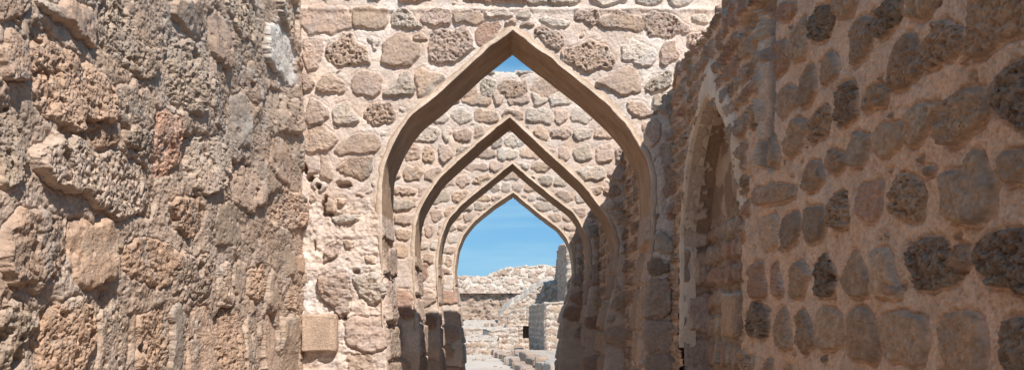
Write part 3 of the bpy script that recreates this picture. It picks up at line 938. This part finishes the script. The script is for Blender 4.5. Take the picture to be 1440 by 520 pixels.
ar(I_, 'P', 'br', (200,240),(260,170),(310,100),(410,150),(420,220),(400,290),(280,350),(210,385))
ar(I_, 'p', 'br', (450,320),(470,200),(480,-50),(743,-80),(820,-60),(800,160),(650,210),(560,290))
ar(I_, 'P', 'db', (570,480),(620,380),(743,280),(850,240),(850,700),(743,690),(640,640),(570,560))
ar(J_, 'r', 'gy', (235,330),(250,240),(300,110),(350,170),(330,290),(270,350))
ar(J_, 'P', 'br', (360,260),(365,160),(430,70),(470,60),(475,200),(450,230),(370,270))
ar(J_, 's', 'bg', (110,380),(120,270),(180,210),(215,310),(215,370),(170,410), prot=.03)
ar(J_, 'p', 'br', (455,400),(470,290),(560,330),(560,380),(500,430))
ar(J_, 's', 'gy', (575,390),(600,190),(680,220),(665,380))
ar(J_, 'p', 'br', (640,100),(640,20),(700,-50),(780,-30),(780,60),(720,80))
ar(J_, 's', 'br', (335,480),(340,420),(385,340),(430,370),(450,460),(400,515),(350,520))
ar(J_, 's', 'gy', (700,310),(710,200),(743,160),(850,150),(850,290),(743,335))
ar(K_, 'p', 'gy', (120,240),(130,100),(200,60),(320,50),(290,150),(220,250),(150,280))
ar(K_, 'p', 'br', (330,280),(320,180),(350,110),(400,0),(520,-50),(560,100),(520,180),(380,290), prot=.035)
ar(K_, 'P', 'bg', (65,520),(100,400),(210,460),(230,540),(215,675),(130,675),(62,640))
ar(K_, 's', 'db', (210,440),(220,390),(290,390),(280,430))
ar(K_, 's', 'bg', (310,410),(420,400),(480,280),(520,320),(540,390),(605,480),(600,600),(520,695),(430,702),(350,640),(312,520), prot=.03)
ar(K_, 's', 'br', (620,380),(650,310),(743,290),(850,300),(850,480),(650,480))
ar(L_, 'p', 'br', (95,100),(90,10),(180,-10),(300,0),(290,70),(200,95),(130,105))
ar(L_, 's', 'or', (105,160),(200,150),(195,330),(120,345))
ar(L_, 's', 'db', (210,250),(220,150),(300,140),(320,200),(300,290),(250,345),(225,300))
ar(L_, 's', 'db', (335,130),(380,95),(440,120),(460,190),(430,290),(360,305),(340,230))
ar(L_, 'P', 'gy', (470,200),(470,80),(560,10),(580,170),(570,220),(510,235))
ar(L_, 's', 'rd', (620,150),(625,0),(743,-30),(743,150),(680,200))
ar(L_, 'r', 'br', (350,40),(345,-20),(430,-30),(410,10))
ar(L_, 's', 'rd', (75,600),(80,420),(120,380),(145,560),(130,590))
ar(L_, 'p', 'rd', (170,570),(160,420),(200,400),(240,590))
ar(L_, 'p', 'gy', (262,480),(300,380),(378,440),(340,590),(252,590))
ar(L_, 'P', 'db', (386,500),(400,400),(440,340),(490,430),(490,570),(440,590),(392,560))
ar(L_, 's', 'gy', (535,500),(550,420),(600,325),(640,400),(680,500),(670,580),(620,590),(540,550))
ar(L_, 's', 'or', (690,340),(780,310),(850,560),(848,595),(743,600),(690,540))
ar(M_, 'P', 'db', (120,340),(200,270),(320,260),(350,380),(366,440),(440,465),(300,560),(200,560),(170,460))
ar(M_, 'p', 'br', (372,340),(450,290),(480,400),(450,455),(372,430))
ar(M_, 'P', 'db', (500,300),(560,240),(743,230),(850,250),(850,600),(650,560),(540,520),(500,400))
ar(N_, 'P', 'db', (60,340),(60,210),(95,155),(150,190),(160,320),(120,360))
ar(N_, 'p', 'gy', (170,350),(190,200),(250,190),(280,400),(220,410))
ar(N_, 'p', 'br', (290,250),(340,190),(398,350),(396,400),(350,440),(300,400))
ar(N_, 's', 'bg', (410,400),(415,190),(530,200),(550,390),(480,420))
ar(N_, 's', 'br', (575,450),(560,250),(590,190),(680,200),(740,370),(730,470),(620,480))
ar(N_, 'p', 'br', (120,580),(140,460),(175,460),(180,580),(120,580))
ar(N_, 'p', 'br', (240,580),(240,500),(270,490),(280,580))
ar(O_, 's', 'bg', (-20,250),(90,212),(230,230),(240,400),(210,510),(60,480),(5,450))
ar(O_, 's', 'br', (285,280),(350,220),(515,212),(542,330),(538,480),(520,580),(330,560))
ar(O_, 'p', 'db', (620,260),(743,230),(850,250),(850,580),(640,560))
ar(O_, 's', 'rd', (45,65),(95,80),(104,130),(10,130))

ZR = EYE + 1.71
NDEP = .175
NICHE_L = wr([(999,137),(990,156),(984,175),(977,205),(972,235),(966,289),(962.5,331)])      # far jamb line, apex downwards
NICHE_R = wr([(999,137),(1012,150),(1022.5,166.5),(1030,188),(1035,213),(1041.5,264),(1046,306)])
nl = smooth_curve(NICHE_L, 60); nr = smooth_curve(NICHE_R, 60)
niche_poly = [(nl[-1, 0], -1)] + [tuple(p) for p in nl[::-1]] + [tuple(p) for p in nr[1:]] + [(nr[-1, 0] - .02, -1)]


def right_wall():
    root = empty('niche_wall', (XR, 0, 0), 'shaded rubble wall filling the right side, with a tall pointed blind niche', 'wall')
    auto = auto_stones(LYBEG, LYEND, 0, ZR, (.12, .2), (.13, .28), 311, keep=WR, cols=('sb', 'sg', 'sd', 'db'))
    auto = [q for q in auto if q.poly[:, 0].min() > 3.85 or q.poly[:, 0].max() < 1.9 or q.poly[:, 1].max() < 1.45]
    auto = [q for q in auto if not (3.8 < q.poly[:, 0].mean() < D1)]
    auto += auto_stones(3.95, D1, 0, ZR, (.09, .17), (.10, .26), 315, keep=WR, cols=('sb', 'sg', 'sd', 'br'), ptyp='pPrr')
    auto += chips(1.9, 3.8, 1.45, ZR, 180, (.018, .05), 955, WR + auto, ('sb', 'sg', 'sd', 'db'))
    U = graded(LYBEG, LYEND, 1.82, D1 + .03, XR, .85)
    V = np.concatenate([np.arange(0, 1.2, .03), np.arange(1.2, ZR, .0030)])
    V = V[V < ZR - .002]
    def seam(x, y): return wr([(x, y)])[0]
    def extra(Uv, Vv, H, C, PO):
        uu, vv = np.meshgrid(np.asarray(Uv, np.float32), np.asarray(Vv, np.float32))
        far = sstep(3.86, 4.0, uu)
        H = H + far * (.026 * fbm(uu, vv, 5, 5, .62, 801) + .016) + .006 * fbm(uu, vv, 2.0, 3, .5, 803)
        H = H + far * sstep(2.7, 3.0, vv) * (.05 * fbm(uu, vv, 4, 4, .6, 805))
        c1 = pits(uu, vv + .01 * perlin(uu * 30, vv * 30, 5), .06, .5, .15, .4, 31)
        H = H - far * .02 * c1
        zb = sstep(1.62 + .05, 1.75, vv) * sstep(3.2, 3.1, vv)
        # groove where the older wall stops: pale ridge, then a smooth sunk strip, its shade painted in as grey
        d0 = 3.83 + .02 * perlin(vv * 3, vv * 0, 4)
        rid = np.exp(-((uu - d0 - .075) / .022) ** 2) * zb * sstep(2.25, 2.35, vv)
        strip = sstep(d0 - .08, d0 - .07, uu) * sstep(d0 + .04, d0 + .03, uu) * sstep(2.25, 2.3, vv) * sstep(3.02, 2.98, vv)
        H = H * (1 - strip) - .03 * strip + .03 * rid
        C = C * (1 - strip[..., None]) + np.array([.33, .28, .25]) * strip[..., None]
        C = C * (1 - rid[..., None] * .8) + np.array([.52, .45, .39]) * rid[..., None] * .8
        # hollow high up over the groove, with a lip
        for (cx, cy, rx, ry, dp) in ((1068, 12, 30, 14, .13), (1052, 42, 5, 10, .06), (1318, 4, 7, 7, .06), (1180, 172, 4, 6, .05)):
            cu, cvz = seam(cx, cy); u2, v2 = seam(cx + rx, cy); v3 = seam(cx, cy - ry)[1]
            ru = abs(cu - u2); rv = abs(v3 - cvz)
            ex = ((uu - cu) / ru) ** 2 + ((vv - cvz) / rv) ** 2 + .35 * perlin(uu * 25, vv * 25, 9)
            H = H - dp * sstep(1.15, .7, ex)
        # pale lime over the stones round the niche
        dn = np.abs(sdf_inside(uu[::1], vv, np.array(niche_poly))) if False else None
        pm = (sstep(-.05, .4, fbm(uu, vv, 4.5, 4, .6, 811)) * far * sstep(3.05, 2.75, vv))[..., None] * .5
        C = C * (1 - pm) + np.array([.50, .43, .37]) * pm
        return H, C, PO
    def mfn(cu, cv):
        return ~inside_poly(cu, cv, niche_poly)
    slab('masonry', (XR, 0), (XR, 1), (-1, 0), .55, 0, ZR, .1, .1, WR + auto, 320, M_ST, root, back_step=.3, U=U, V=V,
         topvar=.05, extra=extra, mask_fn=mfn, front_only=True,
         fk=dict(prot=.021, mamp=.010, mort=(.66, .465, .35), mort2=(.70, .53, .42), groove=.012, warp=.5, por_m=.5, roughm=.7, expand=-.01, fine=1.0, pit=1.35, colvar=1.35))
    # ---- niche: back, jambs, plaster margin
    ya, yb = nr[:, 0].min() - .15, nl[:, 0].max() + .06
    Ub = np.arange(ya, yb, .008); Vb = np.arange(0, nl[0, 1] + .05, .006)
    stn = auto_stones(ya, yb, 0, 2.15, (.10, .2), (.12, .25), 330, cols=('br', 'rd', 'gy'), ptyp='prr')
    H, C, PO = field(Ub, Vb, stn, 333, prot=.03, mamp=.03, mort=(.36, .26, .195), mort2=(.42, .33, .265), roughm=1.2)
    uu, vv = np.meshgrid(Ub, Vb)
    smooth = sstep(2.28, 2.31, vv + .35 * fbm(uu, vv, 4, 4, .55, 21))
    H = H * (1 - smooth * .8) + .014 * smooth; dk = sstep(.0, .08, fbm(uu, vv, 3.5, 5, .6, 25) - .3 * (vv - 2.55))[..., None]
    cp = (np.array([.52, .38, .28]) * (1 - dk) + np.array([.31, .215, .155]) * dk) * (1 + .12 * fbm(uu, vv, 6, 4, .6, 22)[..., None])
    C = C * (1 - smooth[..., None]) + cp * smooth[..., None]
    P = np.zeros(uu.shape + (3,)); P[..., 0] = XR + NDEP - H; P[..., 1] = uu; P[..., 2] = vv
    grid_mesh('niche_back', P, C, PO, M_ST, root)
    # far jamb as stacked dressed blocks low down, plaster above; follows the outline
    def jamb(line, nm, sgn, seed):
        lo = np.array([(line[-1, 0], z) for z in np.linspace(0, line[-1, 1], int(line[-1, 1] / .008))])[:-1]
        ln = np.concatenate([lo, line[::-1]])
        sa = np.concatenate([[0], np.cumsum(np.linalg.norm(np.diff(ln, axis=0), axis=1))])
        Vs = np.arange(0, sa[-1], .008); Ly = np.interp(Vs, sa, ln[:, 0]); Lz = np.interp(Vs, sa, ln[:, 1])
        X = np.arange(-.005, NDEP + .04, .006)
        st = auto_stones(-.03, NDEP + .06, 0, EYE + .47, (.26, .33), (.27, .3), seed, blocks=True, ptyp='bb', cols=('pk', 'br', 'or'))
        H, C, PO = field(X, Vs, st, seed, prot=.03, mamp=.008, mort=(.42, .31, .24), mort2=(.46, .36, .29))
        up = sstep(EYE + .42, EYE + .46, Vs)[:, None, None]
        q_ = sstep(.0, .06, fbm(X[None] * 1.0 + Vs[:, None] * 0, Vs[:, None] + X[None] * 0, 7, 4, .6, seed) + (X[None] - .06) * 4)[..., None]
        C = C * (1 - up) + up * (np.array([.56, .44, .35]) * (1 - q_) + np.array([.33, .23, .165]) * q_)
        H = H + up[..., 0] * .01 * (1 - q_[..., 0])
        T = np.stack([np.gradient(Ly), np.gradient(Lz)], 1); T /= np.linalg.norm(T, axis=1)[:, None]
        nx = np.stack([-T[:, 1], T[:, 0]], 1)
        if sgn < 0: nx = -nx
        P = np.zeros(H.shape + (3,)); P[..., 0] = XR + X[None]
        P[..., 1] = Ly[:, None] + nx[:, 0:1] * H; P[..., 2] = Lz[:, None] + nx[:, 1:2] * H
        grid_mesh(nm, P, C, PO, M_ST, root)
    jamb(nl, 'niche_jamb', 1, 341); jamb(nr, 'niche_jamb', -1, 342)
    # pale plaster margin round the pointed head
    for line, nm, seed, wbase, ext in ((nl, 'niche_surround', 5, .07, .75), (nr, 'niche_surround', 9, .13, 0.0)):
        ln = line
        if ext: ln = np.concatenate([line, [(line[-1, 0] , line[-1, 1] - t) for t in np.linspace(.02, ext, 40)]])
        T = np.gradient(ln, axis=0); T /= np.linalg.norm(T, axis=1)[:, None]
        nx = np.stack([-T[:, 1], T[:, 0]], 1)
        s_ = 1 if line is nl else -1
        # away from the niche: +y for the far leg, -y for the near leg
        nx = np.where((nx[:, 0] * s_ > 0)[:, None], nx, -nx)
        for j in range(5):
            w_ = j / 5; nx[j] = nx[j] * w_ + np.array([0, 1]) * (1 - w_)
        sa = np.arange(len(ln)) * .02
        wd = wbase * (1 + .45 * fbm(sa, sa * 0, 3, 3, .6, seed) + .3 * perlin(sa * 9, sa * 0, seed))
        if ext: wd = wd * np.clip(1.35 - sa / 3, .55, 1.5)
        else: wd = wd * 1.0
        wd = wd + .12 * np.exp(-(sa / .16) ** 2)
        prof = [(1.0, -.03), (1.0, .004), (.7, .016), (.4, .020), (.1, .018), (0, .010), (-.02, -.03), (-.02, -NDEP * .5)]
        P = np.zeros((len(prof), len(ln), 3))
        for i, (f_, o_) in enumerate(prof):
            e = (wd * f_ if f_ > 0 else f_ * .3) + .003 * perlin(sa * 12, sa * 0 + i, 4)
            P[i, :, 0] = XR - o_ - .012 + (.004 * perlin(sa * 6, sa * 0 + i * .3, 3))
            P[i, :, 1] = ln[:, 0] + nx[:, 0] * e
            P[i, :, 2] = ln[:, 1] + nx[:, 1] * e
        grid_mesh(nm, P, np.array([.74, .63, .53]), .2, M_PL, root)
    # grey-topped block standing out of the wall beside the niche
    return root
RWALL = right_wall()


def block(name, cx, cy, cz, sx, sy, sz, seed, mat=M_ST, parent=None, rot=0, col='pk', typ='r', top=None, step=.012, rough=1.0, pw=.28):
    """rough-hewn block: a rounded box displaced outwards"""
    n = max(5, int(max(sx, sy, sz) / step)); R = random.Random(seed)
    per = 4 * n
    t = np.arange(per) / per * 2 * np.pi
    c, s = np.cos(t), np.sin(t)
    fx = np.sign(c) * np.abs(c) ** pw; fy = np.sign(s) * np.abs(s) ** pw
    phi = np.linspace(-np.pi / 2, np.pi / 2, n + 1)
    cp, sp_ = np.cos(phi), np.sin(phi)
    rz = np.sign(sp_) * np.abs(sp_) ** pw; rr = np.abs(cp) ** pw
    X = rr[:, None] * fx[None]; Y = rr[:, None] * fy[None]; Z = rz[:, None] * np.ones(per)[None]
    d = np.stack([X, Y, Z], -1); 
    off = R.random() * 90
    m_ = min(sx, sy, sz)
    q1 = fbm(X * sx * 1.3 + off + Z * sz * .7, Y * sy * 1.3 + Z * sz + off, 2.0 / m_ * .5, 4, .55, seed % 50)
    q2 = fbm(X * sx + off - Z * sz, Y * sy + Z * sz * 1.4, 9.0 / m_ * .5, 3, .6, seed % 40)
    k_ = 1 + rough * (.10 * q1 + .05 * q2)
    d = d * k_[..., None]
    P = d * np.array([sx, sy, sz]) / 2
    ca, sa = math.cos(rot), math.sin(rot)
    P = np.stack([P[..., 0] * ca - P[..., 1] * sa, P[..., 0] * sa + P[..., 1] * ca, P[..., 2]], -1) + np.array([cx, cy, cz])
    base = np.array(PAL[col]) * (1 + .25 * q1 + .2 * q2)[..., None]
    if top is not None:
        w_ = sstep(.85, .99, rz)[:, None, None]
        base = base * (1 - w_) + np.array(PAL[top]) * w_
    return grid_mesh(name, P, np.clip(base, .03, .8), {'s': .2, 'p': .6, 'P': 1, 'r': .5}[typ], mat, parent, wrap=True)

_u, _z = wr([(1036, 443)])[0]
block('protruding_block', XR + .03, _u, _z, .16, .30, .225, 3, parent=RWALL, col='sg', top='lt', step=.006, rough=1.0, pw=.2)['label'] = 'grey block with a pale top jutting from the wall beside the niche'

# two dressed blocks low in the corner by the nearest arch (smooth orange-brown one stands proud)
_w = w1([(450, 467)])[0]
_r0 = [o for o in bpy.data.objects if o.name == 'arched_wall'][0]
block('dressed_block', _w[0] + .005, D1 + .065, _w[1], .25, .26, .262, 8, parent=_r0, col='or', step=.004, rough=.55, typ='r', pw=.13)['label'] = 'smooth orange brown dressed block standing proud in the left corner'

# ------------------------------------------------------------------ the ruins beyond the last arch
def px(x, y, d):
    return ((x - 720) * d / F, d, EYE + (450 - y) * d / F)


def ruin(name, p0, p1, thick, tops, z0, seed, parent=None, step=.06, lean=0.0, toprise=0.0, hr=(.16, .38), wr_=(.2, .7),
         prot=.05, amp=.07, mort=(.60, .50, .42), mort2=(.68, .60, .53), hole=None, cols=('pk', 'br', 'lt', 'or'), topcol=(.56, .49, .42), rag=.10, mat=None, scat=None):
    """free-standing ruined wall with a broken top; tops = [(fraction along, z)]; front faces right of travel p0->p1"""
    p0 = np.array(p0, float); p1 = np.array(p1, float); L = np.linalg.norm(p1 - p0); dr = (p1 - p0) / L
    n = np.array([dr[1], -dr[0]])
    U = np.linspace(0, L, max(6, int(L / step)))
    top = np.interp(U / L, [t[0] for t in tops], [t[1] for t in tops])
    R = np.random.RandomState(seed)
    saw = fbm(U, U * 0, 1.6, 4, .65, seed + 3) * rag + rag * .8 * np.round(fbm(U, U * 0 + 5, 1.1, 2, .5, seed + 4) * 3) / 3
    top = top + saw
    hmax = top.max() - z0
    nf = max(6, int(hmax / step)); nt = max(3, int(thick / step / 1.5)); nb = 6
    Vf = np.linspace(0, hmax, nf)
    arc = np.concatenate([Vf, hmax + np.linspace(0, thick, nt + 2)[1:-1], hmax + thick + np.linspace(0, hmax, nb)])
    st = scatter_stones(0, L, 0, hmax + thick, scat, seed, cols) if scat else auto_stones(0, L, 0, hmax + thick, hr, wr_, seed, cols=cols)
    H, C, PO = field(U + seed * 3.3, arc, [St(s.poly + np.array([seed * 3.3, 0]), s.typ, s.col) for s in st], seed, prot=prot, mamp=amp * .5, mort=mort, mort2=mort2, groove=prot * .4, warp=4.5, pit=1.5, roughm=1.6)
    nv, nu = H.shape
    P = np.zeros((nv, nu, 3))
    ty = np.zeros(nv); zz = np.zeros((nv, nu)); ph = np.zeros(nv)
    for i in range(nv):
        if i < nf:
            f = Vf[i] / hmax; ty[i] = lean * f
            zz[i] = np.minimum(z0 + Vf[i], top)
        elif i < nf + nt:
            f = (i - nf + 1) / (nt + 1); ty[i] = lean + thick * f; ph[i] = 1; zz[i] = top + toprise * f
        else:
            f = (i - nf - nt) / (nb - 1); ty[i] = lean + thick; ph[i] = 2; zz[i] = (top + toprise) * (1 - f) + z0 * f
    # where the front has reached the broken top, slide the row on to the top surface
    over = np.zeros((nv, nu))
    for i in range(nf):
        over[i] = np.clip((z0 + Vf[i] - top), 0, 1) * .0
    ang = (ph * math.pi / 2)[:, None]
    big = amp * fbm((U[None] + ty[:, None]), zz + seed, .8, 4, .6, seed + 9)
    Ht = H + big
    tt = ty[:, None] + over
    P[..., 0] = p0[0] + dr[0] * U[None] - n[0] * tt + Ht * n[0] * np.cos(ang)
    P[..., 1] = p0[1] + dr[1] * U[None] - n[1] * tt + Ht * n[1] * np.cos(ang)
    P[..., 2] = zz + Ht * np.sin(ang)
    tw = sstep(.5, 1, ph)[:, None, None]
    C = C * (1 - tw * .7) + np.array(topcol) * tw * .7
    # close the ends
    mid = P.copy(); c0 = p0 - n * (lean + thick) / 2; c1 = p1 - n * (lean + thick) / 2
    e0 = P[:, :1].copy(); e0[..., 0] = c0[0]; e0[..., 1] = c0[1]; e1 = P[:, -1:].copy(); e1[..., 0] = c1[0]; e1[..., 1] = c1[1]
    P = np.concatenate([e0, P, e1], 1); C = np.concatenate([C[:, :1], C, C[:, -1:]], 1); PO = np.concatenate([PO[:, :1], PO, PO[:, -1:]], 1)
    mask = None
    if hole is not None:
        mask = np.ones((nv - 1, P.shape[1] - 1), bool)
        u_ = np.concatenate([[-1], (U[:-1] + U[1:]) / 2, [L + 1]])
        for i in range(nf - 1):
            z_ = z0 + (Vf[i] + Vf[i + 1]) / 2
            mask[i] = ~((u_ > hole[0]) & (u_ < hole[1]) & (z_ > hole[2]) & (z_ < hole[3]))
    return grid_mesh(name, P, np.clip(C, .03, .8), PO, mat or M_FAR, parent, mask)


def rtag(o, label, cat, group=None):
    tag(o, label, cat, group, 'thing'); return o

# far rampart: upper courses overhang the eroded lower face
root = empty('ruined_rampart', (0, 66, 0), 'long pale crumbling rampart on the skyline of the distant ruins, overhanging its eroded lower face', 'ruin')
pp = [(560, 386), (640, 388), (682, 388), (700, 381), (712, 377), (740, 374), (782, 373), (840, 372), (900, 374)]
d = 66.0
tp = [((x - 560) / 340, EYE + (450 - y) * d / F) for x, y in pp]
ruin('upper_courses', ((560 - 720) * d / F, d), ((900 - 720) * d / F, d), 3.0, tp, EYE + (450 - 412) * d / F, 21, root, step=.05, lean=.9, scat=(.25, .6), prot=.10, amp=.16,
     cols=('lt', 'pk', 'lt', 'br'), mort=(.56, .48, .41), mort2=(.64, .57, .50))
d = 66.35
ruin('lower_face', ((560 - 720) * d / F, d), ((900 - 720) * d / F, d), 2.6, [(0, EYE + 38 * d / F), (1, EYE + 38 * d / F)], 0, 22, root, step=.06, lean=.0, scat=(.25, .6), prot=.04, amp=.45, rag=.02,
     cols=('pk', 'or', 'br'), mort=(.42, .33, .26), mort2=(.50, .41, .34))
# sloping rubble bank
d = 55.0
pp = [(700, 448), (712, 433), (722, 426), (735, 419), (750, 409), (762, 401), (775, 396), (800, 396)]
tp = [((x - 700) / 100, EYE + (450 - y) * d / F) for x, y in pp]
rtag(ruin('rubble_bank', ((700 - 720) * d / F, d), ((800 - 720) * d / F, d), 5.0, tp, 0, 23, step=.05, scat=(.2, .5), lean=.5, toprise=.5, amp=.22, prot=.07, cols=('pk', 'lt', 'or'), rag=.12),
     'sloping bank of pale rubble climbing to the right below the skyline rampart', 'rubble')
# terraces
_t = ruin('stone_terrace', ((640 - 720) * 50 / F, 50), ((709 - 720) * 50 / F, 50), 11, [(0, 1.14), (1, 1.14)], 0, 24, step=.05, toprise=.45, amp=.05, rag=.05, cols=('lt', 'pk'))
rtag(_t, 'pale upper terrace of flat stones at the foot of the rampart', 'terrace')
_t = ruin('stone_terrace', ((636 - 720) * 40 / F, 40), ((699 - 720) * 40 / F, 40), 9.6, [(0, .62), (.8, .66), (1, .60)], 0, 25, step=.04, toprise=.12, amp=.06, rag=.06, hr=(.28, .34), wr_=(.35, .7), cols=('or', 'pk', 'lt'))
rtag(_t, 'lowest terrace edged with squared stones beside the left jamb of the farthest arch', 'terrace')
_t = ruin('low_wall', ((691 - 720) * 46 / F, 46), ((729 - 720) * 46 / F, 46.5), 1.6, [(0, .98), (.5, 1.12), (1, 1.16)], 0, 26, step=.035, amp=.06, rag=.05, toprise=.1, cols=('or', 'pk', 'lt'))
rtag(_t, 'low broken stone wall left of the wall with the square dark hole', 'wall')
# wall with the square hole
d = 47.5
root = empty('ruined_wall', ((730 - 720) * d / F, d, 0), 'ruined wall with a small square dark hole, beside the tall block of masonry', 'wall')
X0, X1 = (713 - 720) * d / F, (750 - 720) * d / F
ruin('masonry', (X0, d), (X1, d), 1.3, [(0, EYE + .25), (.3, EYE + .55), (1, EYE + .62)], 0, 27, root, step=.035, amp=.14, rag=.10, cols=('pk', 'br', 'or'),
     hole=((735.5 - 713) * d / F, (745 - 713) * d / F, EYE + (450 - 475) * d / F, EYE + (450 - 458) * d / F))
# tall square block of masonry with a corner towards the camera
root = empty('masonry_pillar', (1.4, 37, 0), 'squat square block of coursed masonry with a lit right face and shaded left face', 'masonry block')
ruin('shaded_face', (.90, 43.6), (1.42, 37.0), .4, [(0, 2.36), (1, 2.32)], 0, 28, root, step=.035, amp=.09, rag=.09, prot=.035, cols=('pk', 'br', 'gy'))
ruin('lit_face', (1.47, 37.0), (3.2, 37.14), 6.2, [(0, 2.31), (1, 2.36)], 0, 29, root, step=.035, amp=.09, rag=.09, prot=.05, hr=(.28, .36), wr_=(.4, .7), cols=('lt', 'pk', 'or'))
# tall wall fragment
_t = ruin('wall_fragment', (2.95, 63), (2.95, 46), .8, [(0, 2.6), (.14, 3.0), (.22, 4.2), (.40, 4.6), (.45, 6.0), (.7, 6.1), (1, 5.6)], 0, 30, step=.07, amp=.12, rag=.12, prot=.07, cols=('br', 'pk', 'gy'))
rtag(_t, 'tall jagged fragment of wall in shade rising beside the right jamb of the farthest arch', 'wall')
# kerb stones and paving
R = random.Random(5)
def kerb(line, n, sz, grp, lab, h):
    line = np.array(line); s = np.concatenate([[0], np.cumsum(np.linalg.norm(np.diff(line, axis=0), axis=1))])
    for i in range(n):
        t = (i + .5) / n * s[-1]; x = np.interp(t, s, line[:, 0]); y = np.interp(t, s, line[:, 1])
        seg = s[-1] / n
        hh = h * R.uniform(.75, 1.2)
        o = block('kerb_stone', x + R.uniform(-.05, .05), y, hh * .38, sz * R.uniform(.8, 1.3), seg * R.uniform(.62, .92), hh, 50 + i, mat=M_FAR,
                  rot=R.uniform(-.3, .3), col=R.choice(['pk', 'or', 'lt', 'br']), step=.05, rough=1.2)
        tag(o, lab, 'stone', grp)
kerb([(-.80, 40.5), (-.22, 33.9), (.12, 29.8), (.34, 26.5), (.48, 24.0)], 15, .34, 'kerb stones of the outer row', 'rough pale stone of the outer row edging the sandy path', .28)
kerb([(.16, 37.5), (.64, 32.4), (1.0, 27.8), (1.25, 24.0)], 11, .45, 'kerb stones of the inner row', 'larger pale stone of the inner row edging the paved platform', .40)
_t = ruin('paved_platform', (.30, 37.5), (1.22, 25.0), 3.2, [(0, .30), (1, .30)], -.1, 31, step=.06, amp=.03, rag=.02, prot=.02, topcol=(.50, .42, .35), cols=('lt', 'pk'))
_t2 = None
rtag(_t, 'low paved platform of pale stone in front of the square masonry block', 'platform')

for o in bpy.data.objects:
    if o.parent is None and o.name.split('.')[0] in ('arched_wall', 'rubble_wall', 'niche_wall', 'ruined_rampart', 'ruined_wall', 'masonry_pillar'):
        o['kind'] = 'thing'

R = random.Random(9)
for i in range(44):
    if i >= 26: x, y, z = R.uniform(-1.9, -.3), R.uniform(28, 40), -.02
    elif i < 9: x, y, z = R.uniform(-3.0, -.9), R.uniform(41, 48), .70
    elif i < 18: x, y, z = R.uniform(-2.8, -.6), R.uniform(51, 58), 1.25
    else: x, y, z = R.uniform(-.6, 1.2), R.uniform(38.5, 46), .0
    q = R.uniform(.10, .28) if i < 26 else R.uniform(.05, .14)
    o = block('fallen_stone', x, y, z + q * .3, q * R.uniform(1, 1.7), q * R.uniform(1, 1.5), q, 200 + i, mat=M_FAR, rot=R.uniform(0, 3), col=R.choice(['pk', 'lt', 'br']), step=.05, rough=1.6)
    tag(o, ('small loose stone lying on the lowest terrace', 'small loose stone lying on the upper terrace', 'small loose stone lying on the sandy ground')[0 if i < 9 else 1 if i < 18 else 2], 'stone',
        ('loose stones on the lowest terrace', 'loose stones on the upper terrace', 'loose stones on the sandy ground')[0 if i < 9 else 1 if i < 18 else 2])
